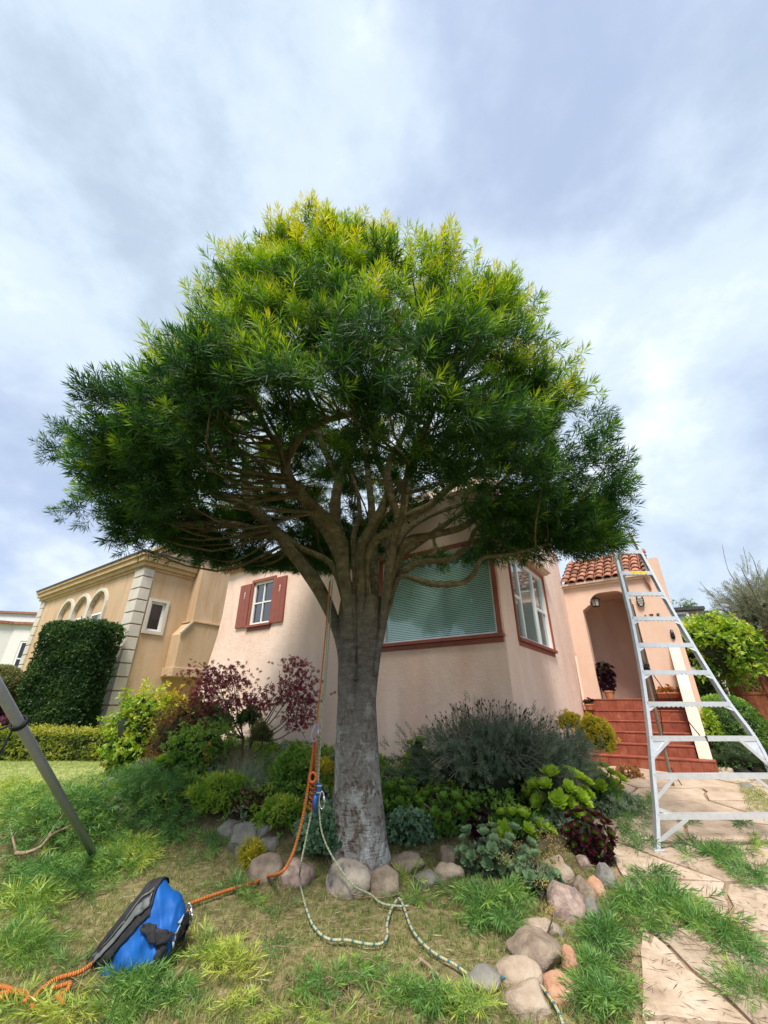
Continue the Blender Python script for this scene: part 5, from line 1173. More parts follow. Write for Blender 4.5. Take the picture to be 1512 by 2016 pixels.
# base bed of the path
mb = MB(); ys_ = np.arange(1.0, 8.5, .25)
v = []; nxp = 16
for y in ys_:
    a, b_ = edge_x(y)-.05, redge(y)+.05
    for i in range(nxp+1): x = a+(b_-a)*i/nxp; v.append((x, y, H(x, y)+.012))
mb.add(v, [(j*(nxp+1)+i, j*(nxp+1)+i+1, (j+1)*(nxp+1)+i+1, (j+1)*(nxp+1)+i) for j in range(len(ys_)-1) for i in range(nxp)]); part(mb, 'sandy_bedding', M_joint, pathr)
def flag(poly):
    cx_ = sum(p[0] for p in poly)/len(poly); cy_ = sum(p[1] for p in poly)/len(poly)
    dense = []
    for i in range(len(poly)):
        a, b_ = poly[i], poly[(i+1) % len(poly)]
        for k in range(4):
            f = k/4; x = a[0]+(b_[0]-a[0])*f; y = a[1]+(b_[1]-a[1])*f; j = .035*noise.noise(Vector((x*7, y*7, 0)))
            dense.append((x+j, y+.03*noise.noise(Vector((x*7, y*7, 5)))))
    sh_ = [(cx_+(x-cx_)*(1-.022/max(.2, math.hypot(x-cx_, y-cy_))), cy_+(y-cy_)*(1-.022/max(.2, math.hypot(x-cx_, y-cy_)))) for x, y in dense]
    dz = random.uniform(-.004, .010); tx, ty = random.uniform(-.008, .008), random.uniform(-.008, .008)
    def Z(x, y): return H(x, y)+.034+dz+tx*(x-cx_)+ty*(y-cy_)
    n = len(sh_); mb = MB(); v = [(x, y, Z(x, y)-.03) for x, y in sh_]+[(x, y, Z(x, y)-.004) for x, y in sh_]+[(cx_+(x-cx_)*.975, cy_+(y-cy_)*.975, Z(x, y)) for x, y in sh_]+[(cx_+(x-cx_)*.5, cy_+(y-cy_)*.5, Z(cx_+(x-cx_)*.5, cy_+(y-cy_)*.5)+.002) for x, y in sh_]+[(cx_, cy_, Z(cx_, cy_)+.002)]
    f = [(j*n+i, j*n+(i+1) % n, (j+1)*n+(i+1) % n, (j+1)*n+i) for j in range(3) for i in range(n)]+[(3*n+i, 3*n+(i+1) % n, 4*n) for i in range(n)]
    mb.add(v, f); part(mb, 'flagstone', M_flag, pathr, smooth=False)
gw, gh = .92, .74; pts_ = {}
for j in range(-1, 13):
    for i in range(-1, 9):
        pts_[(i, j)] = (.6+i*gw+(.45 if j % 2 else 0)+random.uniform(-.2, .2), 1.2+j*gh*.9+random.uniform(-.17, .17))
for j in range(-1, 12):
    for i in range(-1, 8):
        q = [pts_[(i, j)], pts_[(i+1, j)], pts_[(i+1, j+1)], pts_[(i, j+1)]]
        q = [(max(x, edge_x(y)), min(y, 8.35)) for x, y in q]; q = [(min(x, redge(y)), y) for x, y in q]
        ar = .5*abs(sum(q[k][0]*q[(k+1) % 4][1]-q[(k+1) % 4][0]*q[k][1] for k in range(4)))
        if ar > .10: flag(q)

# ------------------------------------------------------------------ turf blades and clippings
def gblade(seed):
    r = random.Random(seed); T = Tmpl()
    for k in range(5):
        a = r.uniform(0, 6.28); th = R(r.uniform(5, 60)); blade(T, (r.uniform(-.02, .02), r.uniform(-.02, .02), 0), (math.sin(th)*math.cos(a), math.sin(th)*math.sin(a), math.cos(th)), r.uniform(.03, .06), .0042, [r.uniform(-.15, .15)]*4)
    return T.fin()
n = 40000; ys = 2.2+5.4*rng.random(n)**1.25; xs = rng.uniform(-1, 1, n)*(ys*1.05+.2); 
ok = np.array([(a < edge_x(b_)+.04) and bedmask(a, b_) < .5 for a, b_ in zip(xs, ys)]); xs = xs[ok]; ys = ys[ok]
zz_ = np.array([H(a, b_) for a, b_ in zip(xs, ys)])-.003; pt = np.array([noise.noise(Vector((a*2.2, b_*2.2, 4)))+.5*noise.noise(Vector((a*6, b_*6, 1))) for a, b_ in zip(xs, ys)])
keep = pt > -.42; xs, ys, zz_, pt = xs[keep], ys[keep], zz_[keep], pt[keep]
o = scatter('turf', [gblade(s) for s in range(6)], np.stack([xs, ys, zz_], 1), frames(np.tile([0, 0, 1.], (len(xs), 1))+rng.normal(0, .15, (len(xs), 3))), rng.uniform(.6, 1.25, len(xs)), np.clip(.42-.35*pt+rng.normal(0, .16, len(xs)), 0, 1), M_grass)
tag(o, 'short thin green and straw coloured grass in the foreground', 'grass', kind='stuff')
n = 18000; xs = rng.uniform(-9, -2.4, n); ys = rng.uniform(6.6, 9.7, n); ok = (xs < -3.3) | (ys > 9.2); xs, ys = xs[ok], ys[ok]; ok = xs/ys > -1.15; xs, ys = xs[ok], ys[ok]
zz_ = np.array([H(a, b_) for a, b_ in zip(xs, ys)])
M_lawn = leafmat('lawn_blade', [(0, (.12, .20, .04)), (.5, (.25, .31, .08)), (1, (.42, .42, .17))], .6, .3, .2)
o = scatter('lawn_grass', [gblade(s+9) for s in range(5)], np.stack([xs, ys, zz_], 1), frames(np.tile([0, 0, 1.], (len(xs), 1))+rng.normal(0, .1, (len(xs), 3))), rng.uniform(.5, .85, len(xs)), np.clip(.5+rng.normal(0, .2, len(xs)), 0, 1), M_lawn)
tag(o, 'evenly mown bright grass of the neighbouring lawn by the hedge', 'grass', kind='stuff')
# dry needles and thatch
n = 17000; ys = 2.2+3.3*rng.random(n); xs = rng.uniform(-1, 1, n)*(ys*1.02); ok = np.array([bedmask(a, b_) < .4 for a, b_ in zip(xs, ys)]); xs, ys = xs[ok], ys[ok]
onp = np.array([a > edge_x(b_) for a, b_ in zip(xs, ys)]); keepp = ~onp | (rng.random(len(xs)) < .45); xs, ys, onp = xs[keepp], ys[keepp], onp[keepp]
T = Tmpl(); blade(T, (0, 0, 0), (0, 0, 1), .085, .0045); ND = T.fin()
M_straw = lm('fallen_needle', (.07, .05, .03), (.22, .17, .09), (.52, .44, .28))
zz_ = np.array([H(a, b_) for a, b_ in zip(xs, ys)])+np.where(onp, .045, .02)+rng.uniform(0, .012, len(xs)); dd = np.stack([rng.normal(0, 1, len(xs)), rng.normal(0, 1, len(xs)), rng.normal(0, .12, len(xs))], 1)
o = scatter('fallen_needles', [ND], np.stack([xs, ys, zz_], 1), frames(dd), rng.uniform(.5, 1.2, len(xs)), np.where(onp, .18, .6)+rng.normal(0, .22, len(xs)), M_straw); tag(o, 'fallen dry needles scattered over the grass and the flagstones', 'needles', kind='stuff')

CUT = [sprig_conifer(22, .20, .105, .0085, spread=(28, 62), seed=20+s) for s in range(4)]
def pile(name, label, spots, kind='stuff'):
    """spots: (px,py,w_px,h_px,n,tint,height_m)"""
    PP = []; DD = []; TT_ = []; SC = []
    for x, y, w_, h_, n, tc_, hh in spots:
        n = int(n); u_ = rng.normal(0, .42, (n, 2)); u_ = np.clip(u_, -1.05, 1.05)
        for k in range(n):
            g = G(x+u_[k, 0]*w_, min(y+u_[k, 1]*h_, 2300)); e = max(0, 1-(u_[k]**2).sum()); on_ = .035 if g.x > edge_x(g.y) else 0
            PP.append((g.x, g.y, g.z+on_+.015+hh*e*rng.random())); a = rng.uniform(0, 6.28); DD.append((math.cos(a), math.sin(a), rng.uniform(-.12, .32))); TT_.append(tc_+rng.normal(0, .13)); SC.append(rng.uniform(.6, 1.0)*(.82 if g.y < 3.9 else 1))
    o = scatter(name, CUT, PP, frames(np.array(DD)), np.array(SC), np.clip(TT_, 0, .95), M_clip); return tag(o, label, 'clippings', kind=kind)
pile('leaf_clippings', 'deep pile of cut dark green foliage on the left behind the metal pole', [(120, 1640, 170, 70, 420, .22, .32), (290, 1595, 120, 60, 330, .18, .38), (60, 1610, 90, 55, 190, .50, .28), (250, 1560, 150, 34, 150, .3, .25), (30, 1580, 70, 40, 90, .72, .25)])
pile('leaf_clippings', 'cut foliage spread below the fork of the dead branch on the left', [(90, 1745, 120, 40, 170, .22, .14), (190, 1720, 90, 34, 110, .42, .12), (260, 1690, 60, 30, 110, .68, .12), (60, 1790, 60, 34, 60, .62, .12), (170, 1660, 60, 50, 70, .5, .2)])
pile('leaf_clippings', 'cut foliage in the lower left corner in front of the blue bag', [(50, 1870, 70, 50, 90, .45, .07), (270, 1960, 80, 42, 90, .30, .08), (60, 2000, 60, 20, 20, .75, .05), (130, 2015, 70, 14, 20, .85, .06), (350, 1975, 50, 34, 24, .3, .05), (240, 2010, 60, 20, 24, .35, .06), (120, 1905, 30, 20, 10, .3, .05)])
pile('leaf_clippings', 'bright yellow cut shoots lying right of the blue bag', [(415, 1890, 34, 24, 16, .62, .10), (462, 1920, 36, 34, 34, .92, .12), (440, 1905, 40, 30, 10, .8, .1)])
pile('leaf_clippings', 'cut foliage along the bottom edge in the middle', [(640, 1960, 50, 36, 26, .35, .06), (690, 1930, 34, 24, 14, .3, .06), (470, 2006, 80, 14, 14, .85, .04), (790, 1975, 60, 34, 32, .35, .07), (860, 1995, 60, 24, 44, .30, .08), (945, 1996, 40, 20, 26, .7, .07), (620, 2010, 70, 12, 12, .7, .04), (560, 1870, 20, 20, 6, .2, .03), (740, 1915, 34, 14, 8, .5, .03)])
pile('leaf_clippings', 'loose heap of cut twigs below the blue green rosettes', [(965, 1805, 55, 44, 70, .24, .14), (1010, 1790, 50, 30, 40, .45, .14), (900, 1765, 40, 20, 16, .3, .06), (820, 1778, 40, 14, 10, .4, .04), (1000, 1835, 34, 26, 20, .2, .08), (805, 1732, 22, 14, 8, .55, .06)])
pile('leaf_clippings', 'cut foliage scattered over the flagstones from the ladder to the bottom edge', [(1290, 1740, 34, 22, 23, .14, 0.03), (1310, 1780, 51, 25, 43, .22, 0.04), (1250, 1790, 42, 22, 52, .25, 0.06), (1340, 1810, 51, 25, 42, .45, 0.04), (1400, 1840, 51, 30, 47, .35, 0.04), (1450, 1870, 51, 30, 42, .3, 0.04), (1490, 1910, 34, 27, 23, .3, 0.04), (1200, 1860, 34, 45, 88, .18, 0.08), (1180, 1930, 37, 37, 57, .3, 0.07), (1200, 1990, 59, 25, 78, .28, 0.08), (1380, 1690, 34, 18, 23, .15, 0.03), (1440, 1700, 42, 19, 35, .26, 0.04), (1490, 1740, 34, 25, 31, .2, 0.04), (1500, 1680, 25, 15, 12, .5, 0.03), (1370, 1630, 17, 7, 6, .12, 0.02), (1470, 1630, 11, 4, 5, .12, 0.01), (1340, 1860, 25, 15, 6, .2, 0.02), (1500, 1990, 34, 30, 31, .4, 0.07), (1290, 1840, 51, 15, 21, .3, 0.04)])
pile('leaf_clippings', 'small tufts of cut foliage at the path edge beside the ladder foot', [(1250, 1640, 30, 34, 26, .14, .08), (1270, 1680, 24, 20, 12, .12, .05), (1280, 1600, 20, 30, 14, .25, .1), (1230, 1600, 24, 22, 14, .4, .1)])
pile('leaf_clippings', 'few cut sprigs on the grass between the left boulders and the bag', [(420, 1670, 22, 26, 20, .12, .08), (470, 1760, 30, 24, 12, .25, .05), (500, 1780, 20, 16, 6, .5, .03), (560, 1800, 14, 10, 3, .2, .02), (340, 1660, 34, 26, 26, .3, .1), (310, 1640, 60, 20, 30, .1, .12)])

# bare cut twigs mixed into the clippings
mb = MB()
for x, y, w_, h_, n in ((130, 1640, 150, 60, 70), (110, 1750, 110, 40, 36), (280, 1600, 90, 50, 30), (980, 1800, 60, 40, 26), (1320, 1790, 90, 60, 30), (1420, 1850, 80, 50, 24), (1200, 1900, 50, 80, 24), (250, 1960, 120, 40, 26), (700, 1950, 160, 40, 30), (520, 1850, 140, 60, 20)):
    for _ in range(n):
        g = G(x+rng.normal(0, .5)*w_, min(y+rng.normal(0, .5)*h_, 2040)); on_ = .04 if g.x > edge_x(g.y) else 0; a = rng.uniform(0, 6.28); L_ = rng.uniform(.08, .32); hz_ = on_+rng.uniform(.01, .12 if x < 400 and y < 1700 else .04)
        p0 = Vector((g.x, g.y, g.z+hz_)); d_ = Vector((math.cos(a), math.sin(a), rng.uniform(-.12, .18))); p1 = p0+d_*L_*.5+Vector(rng.normal(0, .012, 3)); p2 = p0+d_*L_
        tube(mb, [p0, p1, p2], [.0032, .0027, .0016], 5, cap=False)
tag(part(mb, 'cut_twigs', M_wood, None, smooth=True), 'bare brown cut twigs scattered through the clippings', 'twigs', kind='stuff')

# ------------------------------------------------------------------ orchard ladder
def LP(px, py):
    a, b_, c_ = ray(px, py); sl = c_/b_; Y = (5.09+.175*1.34)/(1-.175*sl); return Vector((a/b_*Y, Y, sl*Y))
RUNG = [(1297.5, 1566, 1607), (1290.5, 1532, 1528), (1284.5, 1494, 1454), (1276.5, 1443, 1386), (1267.5, 1403, 1324), (1257.5, 1370, 1270), (1247, 1339, 1218), (1235, 1311, 1169.5), (1224.5, 1289, 1128.5), (1213.5, 1266.5, 1087)]
lt = []; rt = []
for l, r_, y in RUNG:
    a = LP(l, y); b_ = LP(r_, y-(1 if y < 1200 else 0)); b_.z = a.z+ (b_.z-a.z)*.3; lt.append(a); rt.append(b_)
ladder = empty('orchard_ladder', (3.4, 5.1, -1.34), 'tall aluminium tripod orchard ladder standing on the flagstones before the steps', 'ladder')
footL = LP(1300, 1684); footR = rt[0]+(rt[0]-rt[1])*1.0; footR.z = H(footR.x, footR.y)+.04
topL = LP(1206, 1062); topR = LP(1247, 1047)
Lp = [footL]+lt+[topL]; Rp = [footR]+rt+[topR]
acr = Vector((1, -.02, 0)).normalized()
def channel(mb, pts, w=.062, t_=.022, inward=1):
    """C shaped rail swept through pts: web on the outside, flanges pointing inward"""
    prof = [(-t_/2, -w/2), (t_*1.1*inward, -w/2), (t_*1.1*inward, -w/2+.006), (-t_/2+.005, -w/2+.006), (-t_/2+.005, w/2-.006), (t_*1.1*inward, w/2-.006), (t_*1.1*inward, w/2), (-t_/2, w/2)]
    prof = [(p[0]*1, p[1]) for p in prof] if inward > 0 else [(t_/2, -w/2), (-t_*1.1, -w/2), (-t_*1.1, -w/2+.006), (t_/2-.005, -w/2+.006), (t_/2-.005, w/2-.006), (-t_*1.1, w/2-.006), (-t_*1.1, w/2), (t_/2, w/2)]
    v = []; n = len(prof)
    for i, p in enumerate(pts):
        d_ = (Vector(pts[min(i+1, len(pts)-1)])-Vector(pts[max(i-1, 0)])).normalized(); s_ = (acr-d_*acr.dot(d_)).normalized(); u_ = d_.cross(s_)
        v += [Vector(p)+s_*a+u_*b_ for a, b_ in prof]
    f = [(i*n+k, i*n+(k+1) % n, (i+1)*n+(k+1) % n, (i+1)*n+k) for i in range(len(pts)-1) for k in range(n)]; mb.add(v, f+[tuple(range(n-1, -1, -1)), tuple(range((len(pts)-1)*n, len(pts)*n))])
for pts, inw in ((Lp, 1), (Rp, -1)):
    mb = MB(); channel(mb, smoothpath(pts, 3), inward=inw); part(mb, 'rail', M_alu, ladder)
for i, (a, b_) in enumerate(zip(lt, rt)):
    mb = MB(); d_ = (b_-a).normalized(); a2 = a+d_*.012; b2 = b_-d_*.012
    # tread: a folded channel, top sheet with a down-turned front lip and rear lip
    for off, hh, ww in (((0, -.034, .0), .052, .004), ((0, .034, .0), .04, .004), ((0, 0, .024), .004, .066)):
        bar(mb, a2+Vector(off), b2+Vector(off), ww, hh, (0, 1, 0))
    part(mb, 'rung', M_alu, ladder)
    if i > 2:
        mb = MB(); n = int((b_-a).length/.055)
        for k in range(n):
            p = a.lerp(b_, (k+.5)/n); bar(mb, p+Vector((0, -.033, -.034)), p+Vector((0, -.033, -.024)), .028, .003, (1, 0, 0))
        tag(part(mb, 'rung_teeth', M_alu, ladder), kind='stuff')
    L_ = .085 if i > 2 else .20
    for s_, q, rl in ((1, a, Lp), (-1, b_, Rp)):
        rail_dn = (Vector(rl[i])-q).normalized(); mb = MB()
        if i > 1 and i < 8:
            p0 = q+d_*s_*.02; v = [p0+Vector((0, -.028, -.028)), p0+d_*s_*L_+Vector((0, -.028, -.028)), p0+rail_dn*L_+Vector((0, -.028, 0))]; v2 = [p+Vector((0, .004, 0)) for p in v]
            mb.add(v+v2, [(0, 1, 2), (5, 4, 3), (0, 3, 4, 1), (1, 4, 5, 2), (2, 5, 3, 0)])
            part(mb, 'gusset', M_alu, ladder)
mb_list = [((lt[2], lt[1]), .28, .55), ]
def brace(p0, p1):
    mb = MB(); bar(mb, p0, p1, .034, .012, (0, 0, 1)); part(mb, 'brace', M_alu, ladder)
def lr(i, f, rail): return Vector(rail[i]).lerp(Vector(rail[i+1]), f)
off = Vector((0, -.03, -.02))
brace(lt[2].lerp(rt[2], .15)+off, lr(2, .45, Lp)+off*.5); brace(lt[2].lerp(rt[2], .84)+off, lr(2, .30, Rp)+off*.5)
brace(lt[1].lerp(rt[1], .155)+off, lr(1, .42, Lp)+off*.5); brace(lt[1].lerp(rt[1], .83)+off, lr(1, .4, Rp)+off*.5)
brace(lr(1, .22, Lp)+off*.4, lt[0].lerp(rt[0], .115)+Vector((0, -.03, .02))); brace(lr(1, .22, Rp)+off*.4, lt[0].lerp(rt[0], .87)+Vector((0, -.03, .02)))
brace(lt[0].lerp(rt[0], .215)+off, lr(0, .35, Lp)+off*.5); brace(lt[0].lerp(rt[0], .78)+off, lr(0, .35, Rp)+off*.5)
for p, s_ in ((footL, 1), (footR, -1)):
    mb = MB(); box(mb, (p.x-.03, p.y-.04, p.z-.045), (p.x+.05*s_+.02, p.y+.04, p.z+.05)); part(mb, 'foot', M_alu, ladder, bevel=.008)
# head of the ladder with the hinge plate
mb = MB(); bar(mb, topL+Vector((-.01, 0, 0)), topR+Vector((.01, 0, 0)), .09, .03, (0, 1, 0)); part(mb, 'top_cap', M_alu, ladder, bevel=.005)
mb = MB(); pk = smoothpath([topL+Vector((.02, 0, -.10)), topL+Vector((.05, 0, .02)), topL.lerp(topR, .5)+Vector((0, 0, .05)), topR+Vector((-.04, 0, .0)), topR+Vector((-.0, 0, -.14))], 4)
tube(mb, pk, .014, 8); part(mb, 'head_loop', M_alu, ladder, smooth=True)
hin = topL.lerp(topR, .45)+Vector((-.06, .05, -.06)); pf = P(1333, 1552, 7.2); pf.z = H(pf.x, pf.y)+.03
bend = [hin, P(1262, 1210, 5.95), P(1288, 1350, 6.35)]
M_pole2 = mat('worn_pole', (.27, .26, .22), .5, .4, metal=.3, var=(.36, .35, .31), vscale=14)
M_pole3 = mat('wooden_pole_end', (.30, .25, .19), .7, var=(.38, .33, .26), vscale=14)
up_ = hin.lerp(pf, .52)
mb = MB(); tube(mb, smoothpath([hin, up_], 6), .032, 12); part(mb, 'rear_pole', M_pole2, ladder, smooth=True)
mb = MB(); tube(mb, smoothpath([hin.lerp(pf, .50), pf], 6), .024, 12); part(mb, 'rear_pole', M_pole3, ladder, smooth=True)
mb = MB(); tube(mb, [hin.lerp(pf, .505), hin.lerp(pf, .53)], .042, 10); box(mb, (up_.x-.07, up_.y-.05, up_.z+.0), (up_.x+.05, up_.y-.02, up_.z+.04)); part(mb, 'clamp', MATS['black_metal'], ladder)
# yellow warning label on the second rung from the top
a, b_ = lt[8], rt[8]; mb = MB(); p0 = a.lerp(b_, .30)+Vector((0, -.037, .0)); p1 = a.lerp(b_, .80)+Vector((0, -.037, .0)); bar(mb, p0, p1, .002, .044, (0, 1, 0)); part(mb, 'warning_label', mat('yellow_label', (.72, .56, .05), .5, vscale=60, vstops=[(.4, (.72, .56, .05)), (.5, (.74, .60, .08)), (.60, (.45, .36, .06))]), ladder)
# black cord hanging from rung to pole
cord = MB(); c0 = up_+Vector((.03, -.03, -.01)); c1 = lt[2].lerp(rt[2], .52)+Vector((0, .05, .02)); pth = smoothpath([c0, c0.lerp(c1, .5)+Vector((0, 0, -.02)), c1, c1+Vector((.0, -.09, .01)), c1+Vector((0, -.09, -.05))], 5); tube(cord, pth, .006, 6)
tube(cord, smoothpath([c0, c0.lerp(pf, .3)+Vector((.03, -.03, 0)), c0.lerp(pf, .65)+Vector((-.02, -.03, 0)), pf+Vector((.0, -.03, .30)), pf+Vector((.12, -.02, .02))], 6), .006, 6)
part(cord, 'cord', mat('black_cord', (.015, .015, .017), .8), ladder, smooth=True)

# ------------------------------------------------------------------ grey metal pole on the left
pb = gp(199, 1700, .01); pt_ = P(0, 1345, 2.75); dr = (pt_-pb).normalized(); ptop = pt_+dr*1.6
mp_ = empty('metal_pole', tuple(pb), 'long grey metal pole leaning in from the left with a black cord tied on', 'pole'); mb = MB(); tube(mb, [pb, pb.lerp(ptop, .5), ptop], .032, 20); part(mb, 'tube', M_pole, mp_, smooth=True)
tp = pb+dr*((P(42, 1430, 3.1)-pb).dot(dr)); X_ = dr.cross(Vector((0, 1, 0))).normalized(); Y_ = dr.cross(X_); mb = MB()
ring = [tp+X_*math.cos(q)*.046+Y_*math.sin(q)*.046+dr*(.012*q/6.28) for q in np.linspace(0, 12.6, 40)]; tube(mb, ring, .0075, 6)
tube(mb, smoothpath([tp+Vector((-.04, 0, 0)), tp+Vector((-.12, -.1, -.06)), tp+Vector((-.26, -.2, -.14)), tp+Vector((-.45, -.3, -.20))], 5), .0065, 6)
tube(mb, smoothpath([tp+Vector((0, -.04, -.02)), tp+Vector((-.01, -.06, -.14)), tp+Vector((-.07, -.07, -.26)), tp+Vector((-.13, -.08, -.38)), tp+Vector((-.125, -.08, -.44))], 5), .0065, 6)
part(mb, 'cord', MATS['black_cord'], mp_, smooth=True)

# ------------------------------------------------------------------ ropes
def ropemat(name, stops, period, twist=.6):
    m = bpy.data.materials.new(name); m.use_nodes = True; t = m.node_tree; b = t.nodes['Principled BSDF']; b.inputs['Roughness'].default_value = .85; b.inputs['Specular IOR Level'].default_value = .15
    at = t.nodes.new('ShaderNodeAttribute'); at.attribute_name = 'len'; mu = t.nodes.new('ShaderNodeMath'); mu.operation = 'MULTIPLY'; mu.inputs[1].default_value = 1/period; t.links.new(at.outputs['Fac'], mu.inputs[0])
    fr = t.nodes.new('ShaderNodeMath'); fr.operation = 'FRACT'; t.links.new(mu.outputs[0], fr.inputs[0]); r = t.nodes.new('ShaderNodeValToRGB'); t.links.new(fr.outputs[0], r.inputs[0]); r.color_ramp.interpolation = 'CONSTANT'; cr = r.color_ramp
    cr.elements[0].position = 0; cr.elements[0].color = (*stops[0][1], 1); cr.elements[1].position = stops[-1][0]; cr.elements[1].color = (*stops[-1][1], 1)
    for p, c in stops[1:-1]:
        e = cr.elements.new(p); e.color = (*c, 1)
    t.links.new(r.outputs[0], b.inputs['Base Color']); mu2 = t.nodes.new('ShaderNodeMath'); mu2.operation = 'MULTIPLY'; mu2.inputs[1].default_value = 6.283/.012; t.links.new(at.outputs['Fac'], mu2.inputs[0])
    sn = t.nodes.new('ShaderNodeMath'); sn.operation = 'SINE'; t.links.new(mu2.outputs[0], sn.inputs[0]); bp = t.nodes.new('ShaderNodeBump'); bp.inputs['Strength'].default_value = .8; bp.inputs['Distance'].default_value = .004; t.links.new(sn.outputs[0], bp.inputs['Height']); t.links.new(bp.outputs[0], b.inputs['Normal'])
    return m
R_pale = ropemat('pale_green_rope', [(0, (.34, .38, .22)), (.22, (.46, .50, .34)), (.45, (.30, .36, .28)), (.6, (.55, .56, .44)), (.82, (.36, .40, .20))], .045)
R_strip = ropemat('blue_yellow_rope', [(0, (.06, .20, .28)), (.25, (.42, .42, .28)), (.45, (.56, .52, .26)), (.62, (.40, .46, .36)), (.80, (.55, .50, .22))], .075)
R_or = ropemat('orange_rope', [(0, (.56, .17, .045)), (.5, (.66, .23, .06)), (.8, (.42, .11, .04))], .022)
R_beige = ropemat('beige_rope', [(0, (.38, .27, .17)), (.4, (.46, .34, .22)), (.7, (.25, .22, .13))], .03)
R_red = ropemat('red_orange_cord', [(0, (.60, .10, .04)), (.5, (.66, .15, .06)), (.8, (.45, .07, .04))], .02)
def rope(pts, rad, m, label, name='rope', r0=None):
    out = []
    for q in pts:
        if len(q) == 3 and q[2] is not None: out.append(P(*q))
        else: g = G(q[0], q[1]); g.z += rad+.028+(.03 if g.x > edge_x(g.y) else 0); out.append(g)
    mb = MB(); tube(mb, smoothpath(out, 8), rad, 10); o = part(mb, name, m, None, smooth=True, attr='len'); return tag(o, label, 'rope')
YR = 4.42
rope([(655, 1140, 5.08), (651, 1200, 4.86), (648, 1260, 4.66), (641, 1380, YR+.04), (636, 1460, YR), (632, 1535, YR), (634, 1600, YR-.02), (641, 1645, YR-.04), (662, 1690, YR-.08), (700, 1742, YR-.14), (735, 1775), (757, 1790), (790, 1797), (810, 1798)], .0075, R_pale, 'pale climbing rope running from the fork down over the blotched boulder to the grass')
rope([(659, 1140, 5.12), (655, 1200, 4.88), (652, 1260, 4.68), (644, 1370, YR+.05), (640, 1400, YR+.02), (636, 1460, YR+.02), (630, 1530, YR), (620, 1590, YR), (608, 1650, YR-.05), (598, 1700, YR-.1), (595, 1745), (607, 1800)], .0075, R_pale, 'pale climbing rope falling left of the blotched boulder to the loop on the grass')
rope([(607, 1800), (622, 1836), (650, 1862), (690, 1868), (725, 1873), (755, 1874), (768, 1860), (768, 1835), (775, 1808), (783, 1790), (791, 1783), (800, 1797), (815, 1840), (838, 1872), (868, 1898), (900, 1917), (926, 1936)], .0085, R_strip, 'blue and yellow striped rope looped on the grass and running to the flat grey stone')
rope([(996, 1946), (1015, 1943), (1042, 1945), (1068, 1957), (1090, 1982), (1108, 2012), (1118, 2040)], .0085, R_strip, 'end of the blue and yellow striped rope arching over the pale boulder')
rope([(653, 1145, 5.04), (649, 1200, 4.82), (645, 1250, 4.62), (637, 1340, YR+.03), (631, 1400, YR-.04), (628, 1428, YR-.04)], .0075, R_or, 'thin orange rope hanging beside the pale ropes above the carabiner')
rope([(624, 1455, YR-.03), (621, 1490, YR-.03), (614, 1535, YR-.04), (605, 1590, YR-.05), (594, 1640, YR-.08), (580, 1685, YR-.14), (560, 1717, YR-.28), (530, 1738), (505, 1750), (470, 1762), (430, 1774), (392, 1788), (378, 1793)], .0125, R_or, 'thick orange rope sweeping from the carabiner across the grass to the blue bag')
rope([(632, 1445, YR), (631, 1480, YR), (628, 1520, YR), (625, 1560, YR)], .013, R_beige, 'thick beige rope section hanging beside the orange one')
rope([(374, 1790, 3.85), (374, 1812, 3.80), (364, 1835, 3.70), (352, 1862), (330, 1883), (300, 1898)], .0125, R_or, 'orange rope curling round the right side of the blue bag')
rope([(256, 1822, 3.78), (244, 1846, 3.68), (226, 1876, 3.55), (202, 1903), (165, 1928), (118, 1944), (92, 1962), (70, 1985), (66, 2010)], .0125, R_or, 'orange rope coming out of the bag opening and running to the lower left')
rope([(-12, 1968), (8, 1962), (24, 1966), (18, 1975), (-6, 1980), (4, 1986), (26, 1974), (46, 1974), (58, 1984), (50, 1994)], .0125, R_or, 'small coil of orange rope at the lower left edge of the grass')
rope([(108, 1968), (122, 1960), (140, 1958), (132, 1975), (118, 1985), (128, 1996)], .0125, R_or, 'short bend of orange rope under the cut foliage at the lower left')
# carabiner and devices
def carab(c, w_, h_, r_, m, name, label, tilt=0):
    mb = MB(); pts = []
    for q in np.linspace(0, 2*math.pi, 33):
        x = math.cos(q)*w_/2*(1-.35*max(0, math.sin(q))); z = math.sin(q)*h_/2; pts.append(Vector(c)+Vector((x*math.cos(tilt)-z*math.sin(tilt), .0, x*math.sin(tilt)+z*math.cos(tilt))))
    tube(mb, pts, r_, 8); bar(mb, pts[3], pts[29], .013, .013, (0, 1, 0)); return tag(part(mb, name, m, None, smooth=True), label, 'carabiner')
M_steel = mat('polished_steel', (.62, .63, .68), .25, .5, metal=.9); M_blue = mat('blue_anodised', (.02, .10, .34), .3, .5, metal=.4, var=(.03, .14, .42), vscale=12)
carab(P(626, 1442, YR-.08), .062, .15, .0055, mat('violet_steel', (.40, .36, .50), .3, .5, metal=.8), 'carabiner', 'violet grey carabiner joining the thin and the thick orange ropes', R(-12))
carab(P(639, 1575, YR-.05), .05, .13, .0055, M_steel, 'carabiner', 'steel carabiner hanging under the blue rope device', R(4))
carab(P(378, 1800, 3.78), .05, .12, .006, M_steel, 'carabiner', 'steel carabiner at the right end of the blue bag', R(10))
dv = P(633, 1555, YR-.03); o = empty('rope_device', tuple(dv), 'small blue metal rope device hanging on the pale rope left of the trunk', 'climbing device')
mb = MB(); frus(mb, dv+Vector((0, 0, 0)), .022, .026, -.02, .05, 12); frus(mb, dv, .018, .018, -.06, -.022, 12); part(mb, 'body', M_blue, o, smooth=False)
mb = MB(); tube(mb, [dv+Vector((-.025, -.01, -.03)), dv+Vector((-.03, -.01, -.10)), dv+Vector((-.018, -.01, -.17))], [.018, .022, .014], 10); part(mb, 'handle', M_blue, o, smooth=True)
